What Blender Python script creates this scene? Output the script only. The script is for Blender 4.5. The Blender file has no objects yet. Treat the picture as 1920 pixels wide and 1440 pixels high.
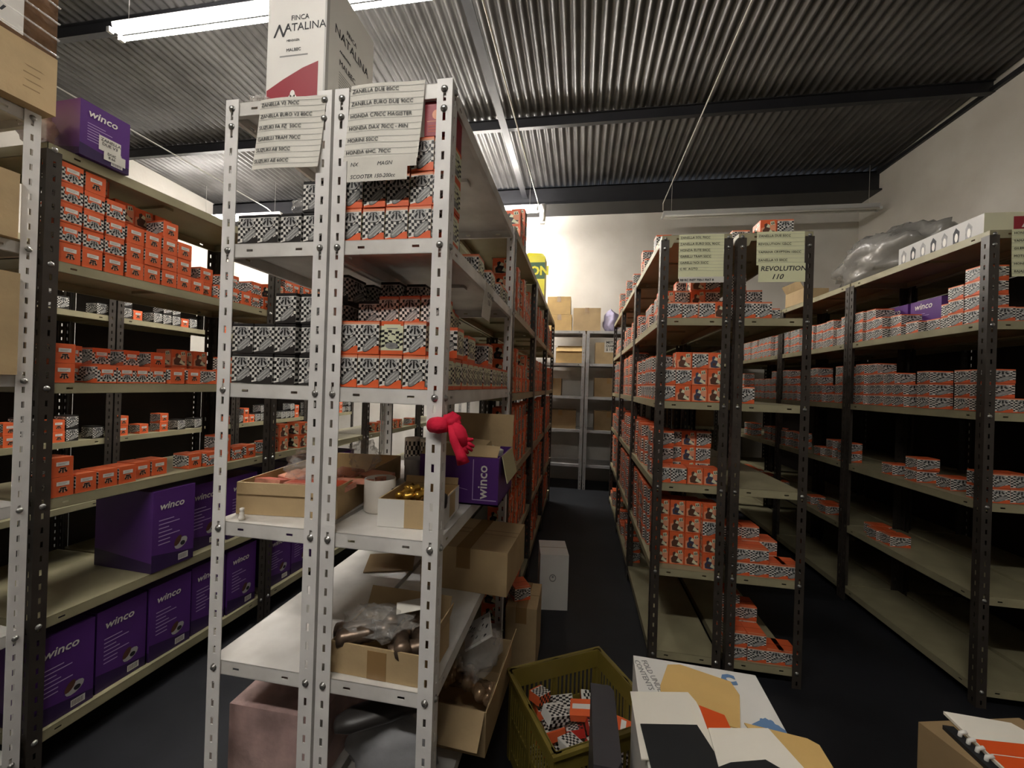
import bpy, math, random
from mathutils import Vector, Matrix, noise
random.seed(7)
C = bpy.data.collections.new('stockroom'); bpy.context.scene.collection.children.link(C)
sc = bpy.context.scene
# ---------------------------------------------------------------- camera, world, exposure
F, YAW, PIT, ROL = 756.55, .1689, .0021, .0321
fw = Vector((-math.sin(YAW)*math.cos(PIT), math.cos(YAW)*math.cos(PIT), math.sin(PIT)))
rt = Vector((math.cos(YAW), math.sin(YAW), 0)); up = rt.cross(fw)
R_ = rt*math.cos(ROL)+up*math.sin(ROL); U_ = -rt*math.sin(ROL)+up*math.cos(ROL)
cam = bpy.data.cameras.new('camera'); camo = bpy.data.objects.new('camera', cam); C.objects.link(camo)
cam.sensor_fit = 'HORIZONTAL'; cam.sensor_width = 36; cam.lens = F*36/1920; cam.clip_start = .02
M = Matrix((R_, U_, -fw)).transposed().to_4x4(); M.translation = Vector((0, 0, 1.3))
camo.matrix_world = M; sc.camera = camo
CAM = Vector((0, 0, 1.3))
w = bpy.data.worlds.new('world'); sc.world = w; w.use_nodes = True
w.node_tree.nodes['Background'].inputs[0].default_value = (.55, .6, .7, 1)
w.node_tree.nodes['Background'].inputs[1].default_value = .25
sc.view_settings.view_transform = 'Standard'; sc.view_settings.look = 'None'
sc.view_settings.exposure = 2.35; sc.view_settings.gamma = 1; sc.view_settings.use_curve_mapping = False
TUBE = 30.0      # emission of the lit fluorescent tubes

# ---------------------------------------------------------------- materials
def lin(h):
    c = [int(h[i:i+2], 16)/255 for i in (0, 2, 4)]
    return tuple((v/12.92 if v <= .04045 else ((v+.055)/1.055)**2.4) for v in c)+(1,)
MATS = {}
def mat(name, col, rough=.6, metal=0, var=.0, scale=8, bump=0, bscale=40, emit=0, alpha=1, trans=0, spec=.4, dirt=None, coord='Object'):
    if name in MATS: return MATS[name]
    m = bpy.data.materials.new(name); m.use_nodes = True; nt = m.node_tree; b = nt.nodes['Principled BSDF']
    c = lin(col); b.inputs['Base Color'].default_value = c
    b.inputs['Roughness'].default_value = rough; b.inputs['Metallic'].default_value = metal
    b.inputs['Specular IOR Level'].default_value = spec
    if alpha < 1: b.inputs['Alpha'].default_value = alpha
    if trans: b.inputs['Transmission Weight'].default_value = trans
    tc = nt.nodes.new('ShaderNodeTexCoord')
    if var or dirt:
        n = nt.nodes.new('ShaderNodeTexNoise'); n.inputs['Scale'].default_value = scale; n.inputs['Detail'].default_value = 6
        nt.links.new(tc.outputs[coord], n.inputs['Vector'])
        r = nt.nodes.new('ShaderNodeValToRGB')
        d = lin(dirt) if dirt else tuple(v*(1-var) for v in c[:3])+(1,)
        l = c if dirt else tuple(min(1, v*(1+var)) for v in c[:3])+(1,)
        r.color_ramp.elements[0].position = .36; r.color_ramp.elements[0].color = d
        r.color_ramp.elements[1].position = .62; r.color_ramp.elements[1].color = l
        nt.links.new(n.outputs['Fac'], r.inputs['Fac']); nt.links.new(r.outputs['Color'], b.inputs['Base Color'])
    if bump:
        n2 = nt.nodes.new('ShaderNodeTexNoise'); n2.inputs['Scale'].default_value = bscale; n2.inputs['Detail'].default_value = 5
        nt.links.new(tc.outputs[coord], n2.inputs['Vector'])
        bp = nt.nodes.new('ShaderNodeBump'); bp.inputs['Strength'].default_value = bump; bp.inputs['Distance'].default_value = .01
        nt.links.new(n2.outputs['Fac'], bp.inputs['Height']); nt.links.new(bp.outputs['Normal'], b.inputs['Normal'])
    if emit:
        b.inputs['Emission Color'].default_value = c; b.inputs['Emission Strength'].default_value = emit
    MATS[name] = m; return m
WH = mat('white_rack_paint', 'dfdcd8', .42, var=.07, scale=9, dirt=None, bump=.05)
WHS = mat('white_shelf_paint', 'e2dfd9', .4, scale=7, dirt='c6c2bb')
DK = mat('charcoal_rack_paint', '3b352f', .4, var=.15, scale=10)
BG = mat('beige_shelf_paint', '9a9375', .45, var=.10, scale=6)
GR = mat('grey_rack_paint', 'aaa8a6', .5, var=.1, scale=8)
ZN = mat('zinc_bolt', 'a9a8a4', .3, metal=.9)
OR = mat('orange_card', 'df6437', .45, var=.06, scale=5)
ORD = mat('dark_orange_card', 'b8482a', .5)
PK = mat('salmon_card', 'e09a78', .5)
WT = mat('white_print', 'dedad2', .45)
CR = mat('cream_print', 'd8d8b8', .45)
BK = mat('black_print', '1c1b1b', .45)
GY = mat('grey_print', '83827f', .45, var=.25, scale=70)
GYL = mat('light_grey_print', 'b4b2ae', .45)
BKC = mat('black_card', '2a2725', .4)
BRN = mat('brown_print', '5a3a2c', .5)
NVY = mat('slate_print', '3f4258', .5)
INK = mat('ink', '26262a', .6)
INKG = mat('grey_ink', '8b8a86', .6)
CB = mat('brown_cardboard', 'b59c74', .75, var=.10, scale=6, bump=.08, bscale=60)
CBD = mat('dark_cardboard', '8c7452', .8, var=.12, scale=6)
TAPE = mat('packing_tape', '94754c', .25, spec=.6)
PUR = mat('purple_card', '562e76', .35, var=.08, scale=4)
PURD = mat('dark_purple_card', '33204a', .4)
PURL = mat('pale_purple_print', 'b9a4cc', .4)
PAP = mat('list_paper', 'd3cfc4', .6, var=.05, scale=6)
PAPY = mat('cream_list_paper', 'dcdcb4', .6, var=.04, scale=6)
RED = mat('dark_red_print', '8f1f2d', .45)
WCB = mat('white_box_card', 'd9d6cf', .5, var=.04, scale=4)
PLAST = mat('clear_plastic', 'd8d4cd', .18, alpha=.24, bump=.9, bscale=30, spec=.9)
PLASTG = mat('grey_plastic_film', '8f8c86', .22, alpha=.72, bump=1, bscale=14, spec=.9)

# ---------------------------------------------------------------- mesh helpers
class MB:
    def __init__(s): s.v = []; s.f = []; s.m = []; s.mats = []; s.sm = []; s.T = Matrix()
    def mi(s, m):
        if m not in s.mats: s.mats.append(m)
        return s.mats.index(m)
    def add(s, vs, fs, m, smooth=False):
        o = len(s.v); s.v += [tuple(s.T @ Vector(p)) for p in vs]; k = s.mi(m)
        for f in fs: s.f.append([o+i for i in f]); s.m.append(k); s.sm.append(smooth)
    def box(s, a, b, m):
        x0, y0, z0 = a; x1, y1, z1 = b
        s.add([(x0,y0,z0),(x1,y0,z0),(x1,y1,z0),(x0,y1,z0),(x0,y0,z1),(x1,y0,z1),(x1,y1,z1),(x0,y1,z1)],
              [(0,3,2,1),(4,5,6,7),(0,1,5,4),(1,2,6,5),(2,3,7,6),(3,0,4,7)], m)
    def prism(s, poly, z0, z1, m):      # polygon in xy, extruded in z
        n = len(poly)
        s.add([(x,y,z0) for x,y in poly]+[(x,y,z1) for x,y in poly],
              [tuple(range(n))[::-1], tuple(range(n,2*n))]+[(i,(i+1)%n,n+(i+1)%n,n+i) for i in range(n)], m)
    def tube(s, pts, r, m, n=10, cap=True, rs=None):
        pts = [Vector(p) for p in pts]; rings = []
        for i, p in enumerate(pts):
            d = (pts[min(i+1,len(pts)-1)]-pts[max(i-1,0)]).normalized()
            a = d.cross(Vector((0,0,1)));
            if a.length < .01: a = Vector((1,0,0))
            a.normalize(); b = d.cross(a); rr = rs[i] if rs else r
            rings.append([p+a*rr*math.cos(t*2*math.pi/n)+b*rr*math.sin(t*2*math.pi/n) for t in range(n)])
        vs = [tuple(q) for R in rings for q in R]; fs = []
        for i in range(len(pts)-1):
            for t in range(n): fs.append((i*n+t, i*n+(t+1)%n, (i+1)*n+(t+1)%n, (i+1)*n+t))
        if cap: fs += [tuple(range(n))[::-1], tuple(range((len(pts)-1)*n, len(pts)*n))]
        s.add(vs, fs, m, True)
    def lathe(s, prof, m, n=28, c=(0,0,0)):
        vs = []; fs = []
        for r, z in prof:
            for t in range(n): vs.append((c[0]+r*math.cos(t*2*math.pi/n), c[1]+r*math.sin(t*2*math.pi/n), c[2]+z))
        for i in range(len(prof)-1):
            for t in range(n): fs.append((i*n+t, i*n+(t+1)%n, (i+1)*n+(t+1)%n, (i+1)*n+t))
        s.add(vs, fs, m, True)
    def blob(s, c, rx, ry, rz, m, seed=0, amp=.25, fq=2.5, nu=28, nv=18, flat=True):
        vs = []; fs = []
        for j in range(nv+1):
            ph = math.pi*j/nv-math.pi/2
            for i in range(nu):
                th = 2*math.pi*i/nu; d = Vector((math.cos(ph)*math.cos(th), math.cos(ph)*math.sin(th), math.sin(ph)))
                k = 1+amp*noise.noise(d*fq+Vector((seed*3.1,seed,0)))+amp*.5*noise.noise(d*fq*3+Vector((seed,0,5)))
                p = Vector((c[0]+d.x*rx*k, c[1]+d.y*ry*k, c[2]+d.z*rz*k))
                if flat: p.z = max(p.z, c[2]-rz*.8)
                vs.append(tuple(p))
        for j in range(nv):
            for i in range(nu): fs.append((j*nu+i, j*nu+(i+1)%nu, (j+1)*nu+(i+1)%nu, (j+1)*nu+i))
        s.add(vs, fs, m, True)
    def mesh(s, name):
        me = bpy.data.meshes.new(name); me.from_pydata(s.v, [], s.f)
        for m in s.mats: me.materials.append(m)
        me.polygons.foreach_set('material_index', s.m); me.polygons.foreach_set('use_smooth', s.sm); me.update()
        return me
    def build(s, name, parent=None, loc=None, rz=0):
        return link(name, s.mesh(name), parent, loc, rz)
def link(name, me, parent=None, loc=None, rz=0):
    o = bpy.data.objects.new(name, me); C.objects.link(o)
    if parent: o.parent = parent
    if loc: o.location = loc
    if rz: o.rotation_euler.z = rz
    return o
def tag(o, label, cat, group=None, kind=None):
    o['label'] = label; o['category'] = cat
    if group: o['group'] = group
    if kind: o['kind'] = kind
    return o
def thing(name, label, cat, loc=(0,0,0), rz=0, group=None):
    o = bpy.data.objects.new(name, None); C.objects.link(o); o.location = loc; o.rotation_euler.z = rz; o.empty_display_size = .05
    return tag(o, label, cat, group)
def struct(o): o['kind'] = 'structure'; return o
_txt = {}
def text_mesh(body, size, m, align='LEFT', space=1.0, extrude=.0002, shear=0, bold=0, bend=None):
    cu = bpy.data.curves.new('lettering', 'FONT'); cu.body = body; cu.size = size; cu.align_x = align; cu.space_line = space
    cu.extrude = extrude; cu.shear = shear; cu.offset = bold; cu.resolution_u = 2
    ob = bpy.data.objects.new('lettering', cu); C.objects.link(ob)
    dg = bpy.context.evaluated_depsgraph_get(); me = bpy.data.meshes.new_from_object(ob.evaluated_get(dg))
    bpy.data.objects.remove(ob); me.materials.clear(); me.materials.append(m)
    # letters lie in xz, facing -y
    for v in me.vertices:
        x, y, z = v.co
        v.co = (x, -z, y) if not bend else (x, -z+bend(x, y), y)
    return me
def text(parent, body, size, loc, m=None, rot=(0,0,0), bend=None, **k):
    me = text_mesh(body, size, m or INK, bend=bend, **k); me.name = 'lettering'
    o = link('lettering', me, parent, loc); o.rotation_euler = rot; return o

# ---------------------------------------------------------------- room
RX0, RX1, RY0, RY1, ZB = -5.75, 3.4, -2.6, 5.75, 3.74
WALL = mat('grey_white_plaster', 'd8d3ca', .85, scale=1.6, dirt='c9c3b9', bump=.12, bscale=25)
FLOOR = mat('charcoal_painted_floor', '1d1e22', .55, var=.35, scale=2.2, bump=.04, bscale=30)
CEIL = mat('dark_corrugated_steel', '5d5b5a', .4, metal=.35, scale=3, dirt='4a4847')
STL = mat('black_painted_steel', '232326', .45, var=.1)
def ceil_z(y): return 3.985+(5.41-y)*.036
b = MB(); b.box((RX0-.2, RY0-.2, -.1), (RX1+.2, RY1+.2, 0), FLOOR); struct(b.build('floor'))
b = MB(); b.box((RX0-.2, RY1, 0), (RX1+.2, RY1+.15, ZB), WALL); struct(b.build('wall_back'))
b = MB(); b.box((RX1, RY0-.2, 0), (RX1+.15, RY1, 4.4), WALL); struct(b.build('wall_right'))
b = MB(); b.box((RX0-.15, RY0-.2, 0), (RX0, RY1, 4.4), WALL); struct(b.build('wall_left'))
b = MB(); b.box((RX0-.15, RY0-.35, 0), (RX1+.15, RY0-.2, 4.5), mat('dark_front_wall', '4a4642', .9)); struct(b.build('wall_front'))
# corrugated sheets, ridges running away from the camera
b = MB(); pitch = .078; seg = 8; n = int((RX1-RX0+.1)/pitch*seg); vs = []; fs = []
ys = [RY0-.3, 1.2, RY1+.3]
for i in range(n+1):
    x = RX0-.05+i*pitch/seg; dz = .016*math.sin(2*math.pi*i/seg)
    for y in ys: vs.append((x, y, ceil_z(y)+dz+.012))
for i in range(n):
    for j in range(2): k = i*3+j; fs.append((k, k+1, k+4, k+3))
b.add(vs, fs, CEIL, True); struct(b.build('ceiling'))
def purlin(y, h=.10, name='trim_1'):
    z = ceil_z(y)-.001; b = MB(); t = .05
    b.box((RX0, y-t/2, z-.006), (RX1, y+t/2, z), STL); b.box((RX0, y-.004, z-h), (RX1, y+.004, z-.006), STL)
    b.box((RX0, y-t/2, z-h-.006), (RX1, y+t/2, z-h), STL); struct(b.build(name))
for i, y in enumerate((4.08, 2.6, 1.15, -.3, -1.7)): purlin(y, name='trim_%d' % (i+1))
b = MB(); z = ceil_z(5.41)-.012
b.box((RX0, 5.41, z-.235), (RX1, 5.43, z-.006), STL); b.box((RX0, 5.41, z-.02), (RX1, 5.5, z-.006), STL); b.box((RX0, 5.36, z-.255), (RX1, 5.75, z-.235), STL); struct(b.build('trim_6'))
b = MB()   # flat longitudinal girder under the purlins
for x0 in (-.86,):
    b.box((x0, RY0, 3.83), (x0+.07, 5.41, 3.84), STL); b.box((x0+.03, RY0, 3.84), (x0+.04, 5.41, 3.885), STL)
struct(b.build('trim_7'))
b = MB(); b.box((RX1-.03, RY0, 3.93), (RX1, 5.5, 3.97), STL); struct(b.build('trim_8'))

# ---------------------------------------------------------------- lamps
TUBEM = mat('lit_fluorescent_tube', 'fffaf3', .4, emit=TUBE)
TUBEO = mat('unlit_fluorescent_tube', 'd8d6d0', .3)
FIX = mat('lamp_housing_enamel', 'c6c6c4', .4)
CORD = mat('pale_cable', 'c9c6bf', .5)
def lamp(cx, y, z, L, lit, label, tube=None):
    t = thing('fluorescent_lamp', label, 'ceiling lamp', (cx, y, z), 0, None)
    b = MB(); b.prism([(-.018,.0),(.018,.0),(.03,.05),(-.03,.05)], -L/2, L/2, FIX)
    h = b.build('housing', t); h.rotation_euler = (math.pi/2, 0, math.pi/2)
    for s in (-1, 1):
        for q in (-1, 1):
            b = MB(); b.box((s*L/2-.012, q*.034-.014, -.028), (s*L/2+.012, q*.034+.014, .004), FIX); b.build('lamp_holder', t)
        b = MB(); b.tube([(s*L/4, -s*0-.028, -.016), (s*L/4+.0001, -.028, -.016)], .001, FIX); 
    for q in (-1, 1):
        b = MB(); b.tube([(-L/2+.012, q*.034, -.014), (L/2-.012, q*.034, -.014)], .013, (tube or TUBEM) if lit else TUBEO, 12); b.build('tube', t)
    for s in (-1, 1):
        b = MB(); b.tube([(s*(L/2-.1), 0, .05), (s*(L/2-.1), 0, ceil_z(y)-z-.03)], .002, CORD, 6); b.build('hanging_wire', t)
    return t
lamp(-1.96, 2.2, 3.57, 2.36, True, 'lit twin-tube lamp above the near shelves, left of the tall wine carton')
lamp(-.8, -.95, 3.57, 2.36, True, 'lit twin-tube lamp hanging overhead, nearest the camera', mat('near_fluorescent_tube', 'fffaf3', .4, emit=TUBE*.95))  # tube emission set slightly below the common value
lamp(-1.80, 5.0, 3.5, 2.4, True, 'lit twin-tube lamp by the back wall, its end beside the middle aisle', mat('bright_fluorescent_tube', 'fffaf3', .4, emit=TUBE*1.7))
lamp(-4.75, 4.88, 3.5, 1.3, True, 'short lit lamp near the far left corner, seen through the white rack')
lamp(2.12, 5.25, 3.46, 2.36, False, 'unlit twin-tube lamp along the back wall above the right racks')
def rod(name, pts, r, m, label, cat): b = MB(); b.tube(pts, r, m, 6); tag(b.build(name), label, cat)
rod('cable', [(.93, -.5, 3.66), (.93, 2.5, 3.63), (.93, 5.2, 3.60), (.94, 5.25, 3.53)], .006, CORD, 'thin pale cable running to the unlit lamp on the right', 'cable')
rod('cable', [(-.6, -.5, 3.30), (-.6, 2.15, 3.42), (-.6, 5.1, 3.60), (-.6, 5.2, 3.56)], .006, CORD, 'thin pale cable beside the dark girder in the middle of the ceiling', 'cable')
rod('cable', [(-4.3, 2.4, 3.62), (-4.25, 4.8, 3.58), (-4.25, 4.88, 3.56)], .006, CORD, 'thin pale cable crossing the ceiling behind the white rack', 'cable')
b = MB(); b.tube([(-.55, 5.15, 3.40), (-.55, 5.16, 3.62)], .03, WCB, 14, rs=[.035, .045]); b.box((-.58, 5.13, 3.38), (-.52, 5.18, 3.41), WCB)
tag(b.build('junction_box'), 'small rounded white box at the end of the lit back lamp', 'junction box')

# ---------------------------------------------------------------- racks
PNL = mat('dark_shade_sheet', '2b2421', .7, var=.2, scale=3)  # near-black sheet colour standing in for the shade behind the shelves
PW = .037; T = .0018; LIP = .035
def slot_plate(b, L, m, axis, org, pitch, sl, sw, spots=None, W=PW):
    """thin strip W wide (u) and L long (v) in plane; slots of length sl along v; axis: function(u,v,t)->xyz"""
    def bx(u0, u1, v0, v1):
        P = [axis(u, v, t) for t in (0, T) for (u, v) in ((u0,v0),(u1,v0),(u1,v1),(u0,v1))]
        P = [tuple(org[i]+p[i] for i in range(3)) for p in P]
        b.add(P, [(0,3,2,1),(4,5,6,7),(0,1,5,4),(1,2,6,5),(2,3,7,6),(3,0,4,7)], m)
    c = W/2
    bx(0, c-sw/2, 0, L); bx(c+sw/2, W, 0, L)
    if spots is None: spots = [pitch*(k+.5) for k in range(int(L/pitch))]
    v = 0
    for s in spots: bx(c-sw/2, c+sw/2, v, s-sl/2); v = s+sl/2
    bx(c-sw/2, c+sw/2, v, L)
_pm = {}
def post_mesh(sx, sy, m, H):
    k = (sx, sy, m.name, H)
    if k not in _pm:
        b = MB()
        slot_plate(b, H, m, lambda u, v, t: (sx*u, sy*t, v), (0,0,0), .045, .019, .007)
        slot_plate(b, H, m, lambda u, v, t: (sx*t, sy*(u*.97+T), v), (0,0,0), .045, .019, .007)
        _pm[k] = b.mesh('post')
    return _pm[k]
_sm = {}
def shelf_mesh(W, L, m):
    k = (round(W,3), round(L,3), m.name)
    if k not in _sm:
        b = MB(); g = T*2.2
        b.box((g, g, LIP/2-.0015), (W-g, L-g, LIP/2), m)
        z = -LIP/2
        for y in (g, L-g-T): slot_plate(b, W-2*g, m, lambda u, v, t, : (v, t, u), (g, y, z), 0, .018, .006, [.075, W-2*g-.075], LIP)
        for x in (g, W-g-T): slot_plate(b, L-2*g, m, lambda u, v, t: (t, v, u), (x, g, z), 0, .018, .006, [.075, L-2*g-.075], LIP)
        b.box((W*.3, L/2-.02, LIP/2-.012), (W*.7, L/2+.02, LIP/2-.0015), m)
        for y in (g, L-g-.012): b.box((g+.001, y, z), (W-g-.001, y+.012, z+.0015), m)
        for x in (g, W-g-.012): b.box((x, g+.001, z), (x+.012, L-g-.001, z+.0015), m)
        _sm[k] = b.mesh('shelf')
    return _sm[k]
def bolt_mesh():
    b = MB(); n = 10
    pr = [(.0085, 0), (.0085, .001), (.0062, .001), (.0062, .004), (.0045, .0058), (.0, .006)]
    vs = []; fs = []
    for r, y in pr:
        for t in range(n): vs.append((r*math.cos(t*2*math.pi/n), -y, r*math.sin(t*2*math.pi/n)))
    for i in range(len(pr)-1):
        for t in range(n): fs.append((i*n+t, i*n+(t+1)%n, (i+1)*n+(t+1)%n, (i+1)*n+t))
    b.add(vs, fs, ZN, True); return b.mesh('bolt')
BOLT = bolt_mesh()
def rack(label, x, y, W, L, levels, pm, smt, H=2.0, rz=0, bolts='', gusset=False, group=None, panel=None):
    """x,y = near-left corner seen from the entrance, W across (x), L into the room (y)"""
    t = thing('shelving_rack', label, 'shelving rack', (x, y, 0), rz, group)
    for px, py, sx, sy in ((0,0,1,1),(W,0,-1,1),(0,L,1,-1),(W,L,-1,-1)):
        link('post', post_mesh(sx, sy, pm, H), t, (px, py, 0))
    for z in levels:
        s = link('shelf', shelf_mesh(W, L, smt), t, (0, 0, z))
        if 'f' in bolts:
            for bx in (.019, W-.019): link('bolt', BOLT, s, (bx, -.0002, 0))
            if z == levels[0]:
                for bx in (.019, W-.019): link('bolt', BOLT, s, (bx, -.0002, -.045))
        if 'r' in bolts:
            for by in (.019, L-.019): link('bolt', BOLT, s, (W+.0002, by, 0), math.pi/2)
    if panel:
        b = MB(); x_ = .0025 if panel == 'l' else W-.0045; b.box((x_, .04, .03), (x_+.002, L-.04, levels[0]-.02), PNL); b.build('shade_panel', t)  # added dark sheet so the gaps between shelves read as deep shade
    if gusset:
        for s_ in (0, 1):
            b = MB(); q = [(.036,0),(.08,0),(.06,-.02),(.048,-.05),(.036,-.055)]
            if s_: q = [(W-a, c) for a, c in q][::-1]
            n_ = len(q); b.add([(a, .0035, levels[0]+.012+c) for a, c in q]+[(a, .005, levels[0]+.012+c) for a, c in q],
                  [tuple(range(n_))[::-1], tuple(range(n_, 2*n_))]+[(i,(i+1)%n_,n_+(i+1)%n_,n_+i) for i in range(n_)], smt)
            b.build('corner_plate', t)
    return t
WZ = [1.976, 1.617, 1.264, .914, .563, .21]
RZ = [2.004, 1.619, 1.231, .847, .452, .067]
LZ = [2.004, 1.638, 1.241, .864, .480, .111]
WX0, WXM, WY, WW = -.911, -.607, .884, .296
rack('white slotted rack in front, left of the near pair, box tray on its fourth shelf', WX0, WY, WW, .9, WZ, WH, WHS, bolts='fr')
rack('white slotted rack in front, right of the near pair, with red gloves tied on', WXM, WY, WW, .9, WZ, WH, WHS, bolts='fr')
LY0, LX0, LR, LB, LD = 1.001, -1.680, -.0397, .93, .40
def LP(d, off, z):   # point on the left row: d along it, off behind its face
    c, s = math.cos(LR), math.sin(LR)
    return (LX0 - s*d - c*off, LY0 + c*d - s*off, z)
bays = ['first and nearest', 'second', 'third', 'fourth', 'fifth']
for i in range(4):
    p = LP(i*LB, LD, 0)
    rack('dark-posted rack with beige shelves, %s bay of the left row' % bays[i], p[0], p[1], LD, LB-.008, LZ, DK, BG, rz=LR, bolts='r' if i < 3 else '')
p = LP(-.96, LD, 0)
NLZ = [2.062, 1.663, 1.264, .872, .485, .1]
rack('white slotted rack cut off by the left edge, loaded with brown cartons', p[0], p[1], LD+.02, .935, NLZ, WH, WHS, H=2.08, rz=LR, bolts='r')
for i in range(3):
    rack('dark-posted rack behind the near white pair, aisle side, %s bay' % bays[i].split()[0], -.611, 1.80+i*.93, .30, .92, LZ, DK, BG, bolts='')
    rack('dark-posted rack behind the near white pair, left side, %s bay' % bays[i].split()[0], -.915, 1.80+i*.93, .30, .92, LZ, DK, BG, bolts='')
RX, RYY, RW = .350, 1.974, .3133
for i in range(3):
    rack('dark-posted rack right of the middle aisle, %s bay from the front' % bays[i].split()[0], RX, RYY+i*.905, RW, .9, RZ, DK, BG, bolts='f' if i == 0 else '', gusset=i == 0)
    rack('dark-posted rack left of the right-hand aisle, %s bay from the front' % bays[i].split()[0], RX+RW+.02, RYY+i*.905, RW, .9, RZ, DK, BG, bolts='f' if i == 0 else '', gusset=i == 0)
FX, FY = 1.687, 2.02
for i in range(3):
    rack('dark-posted rack on the right-hand aisle far side, %s bay from the front' % bays[i].split()[0], FX, FY+i*.905, .32, .9, RZ, DK, BG, bolts='f' if i == 0 else '')
rack('dark-posted rack at the right picture edge with cream list', FX+.34, FY, .32, .9, RZ, DK, BG, bolts='f', panel='r')
for i in (1, 2, 3): rack('dark-posted rack backing the right-hand row, %s bay' % bays[i], FX+.34, FY+i*.905, .32, .9, RZ, DK, BG, panel='r')
rack('dark-posted rack on the right-hand aisle far side, fourth bay from the front', FX, FY+3*.905, .32, .9, RZ, DK, BG)
rack('dark-posted rack closing the right-hand aisle by the back wall', 1.02, 5.28, .64, .42, RZ, DK, BG)
EZ = [2.0, 1.585, 1.165, .74, .3]
for i, lb in enumerate(('left', 'right')):
    rack('grey rack closing the middle aisle at the back wall, %s unit' % lb, -.86+i*.915, 5.2, .90, .42, EZ, GR, GR)
for i in range(4):
    rack('dim rack row beyond the left row, %s bay' % ('nearest', 'second', 'third', 'fourth')[i], -3.35, 1.2+i*.93, .4, .92, LZ, DK, BG, panel='l')
rack('grey rack closing the left aisle by the back wall', -1.60, 5.2, .62, .42, EZ, GR, GR)

# ---------------------------------------------------------------- product boxes
def face(b, o, ux, uz, n):
    o, ux, uz, n = Vector(o), Vector(ux), Vector(uz), Vector(n); st = {'k': 0}
    def put(poly, m, lift=0):
        st['k'] += 1; e = n*(.00025+lift*.00022)
        b.add([tuple(o+ux*u+uz*v+e) for u, v in poly], [tuple(range(len(poly)))], m)
    return put
def rect(u0, v0, u1, v1): return [(u0,v0),(u1,v0),(u1,v1),(u0,v1)]
def checker(P, u0, v0, u1, v1, nu, nv, m, lift=1, wob=.0):
    for i in range(nu):
        for j in range(nv):
            if (i+j) % 2: continue
            def q(a, c):
                u = u0+(u1-u0)*a/nu; v = v0+(v1-v0)*c/nv
                return (min(1, max(0, u+wob*math.sin(c*.9))), min(1, max(0, v+wob*math.sin(a*1.1))))
            P([q(i,j), q(i+1,j), q(i+1,j+1), q(i,j+1)], m, lift)
def ell(cx, cy, rx, ry, a=0, n=12):
    return [(cx+rx*math.cos(t)*math.cos(a)-ry*math.sin(t)*math.sin(a), cy+rx*math.cos(t)*math.sin(a)+ry*math.sin(t)*math.cos(a)) for t in [2*math.pi*i/n for i in range(n)]]
def logo(P_, cx, cy, s, back, ink, lift=2, sq=1):
    P = lambda poly, m, l: P_([(u, cy+(v-cy)*sq) for u, v in poly], m, l)
    if back: P([(cx-s*.95,cy-s*.25),(cx-s*.5,cy-s*.75),(cx+s*.5,cy-s*.75),(cx+s*.95,cy-s*.25),(cx+s*.75,cy+s*.45),(cx+s*.4,cy+s*.62),(cx-s*.4,cy+s*.62),(cx-s*.75,cy+s*.45)], back, lift)
    k = lift+1
    P([(cx-s*.62,cy+s*.22),(cx+s*.62,cy+s*.22),(cx+s*.42,cy+s*.5),(cx-s*.42,cy+s*.5)], ink, k)
    if back: P([(cx-s*.42,cy+s*.28),(cx-s*.08,cy+s*.28),(cx-s*.08,cy+s*.4),(cx-s*.34,cy+s*.4)], back, k+1); P([(cx+s*.08,cy+s*.28),(cx+s*.42,cy+s*.28),(cx+s*.34,cy+s*.4),(cx+s*.08,cy+s*.4)], back, k+1)
    P([(cx-s*.12,cy-s*.55),(cx+s*.12,cy-s*.55),(cx+s*.12,cy+s*.25),(cx-s*.12,cy+s*.25)], ink, k)
    P([(cx-s*.78,cy-s*.28),(cx-s*.52,cy-s*.5),(cx-s*.2,cy+s*.05),(cx-s*.40,cy+s*.2)], ink, k)
    P([(cx+s*.52,cy-s*.5),(cx+s*.78,cy-s*.28),(cx+s*.40,cy+s*.2),(cx+s*.2,cy+s*.05)], ink, k)
def piston_art(P, band, full=True):
    P(rect(.0,.03,1,.90), WT, 0)
    checker(P, 0, .1, 1, .86, 8, 8, BK, 1, .018)
    if full:
        P([(0,.0),(1,0),(1,.24),(.86,.25),(.55,.13),(0,.05)], band, 2)
        P(ell(.58,.30,.39,.155,.55,16), BK, 3); P(ell(.58,.30,.37,.14,.55,16), GY, 4)
        P([(.30,.17),(.34,.13),(.86,.43),(.84,.47)], GYL, 5); P([(.52,.16),(.57,.14),(.88,.33),(.88,.37)], GYL, 5); P([(.34,.26),(.37,.23),(.70,.44),(.67,.47)], GYL, 5)
    else: P(rect(0,0,1,.07), band, 2)
    logo(P, .5, .74, .33, GYL, BK, 6, .72)
def side_art(P, band):
    P(rect(0,.12,1,.86), CR, 0); P(rect(.12,.72,.88,.9), CR, 1)
    checker(P, .0, .2, 1, .72, 6, 7, BK, 1, .03); P(ell(.5,.5,.2,.09), CR, 2); P(ell(.5,.26,.3,.1), GY, 2)
    P(rect(.25,.76,.75,.79), INKG, 2)
def label_art(P, chk):
    if chk:
        P(rect(.0,.08,1,.72), WT, 0); checker(P, 0, .08, 1, .72, 8, 6, BK, 1, .03)
        P(rect(.16,.4,.84,.8), OR, 2)
    P([(.22,.56),(.8,.56),(.8,.76),(.22,.76)], WT, 3)
    P(rect(.3,.68,.7,.70), INKG, 4); P(rect(.3,.62,.62,.64), INKG, 4)
    logo(P, .52, .34, .27, GYL if chk else None, BK, 4)
    if not chk:
        P(ell(.52,.36,.2,.16), PK, 2)
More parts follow.
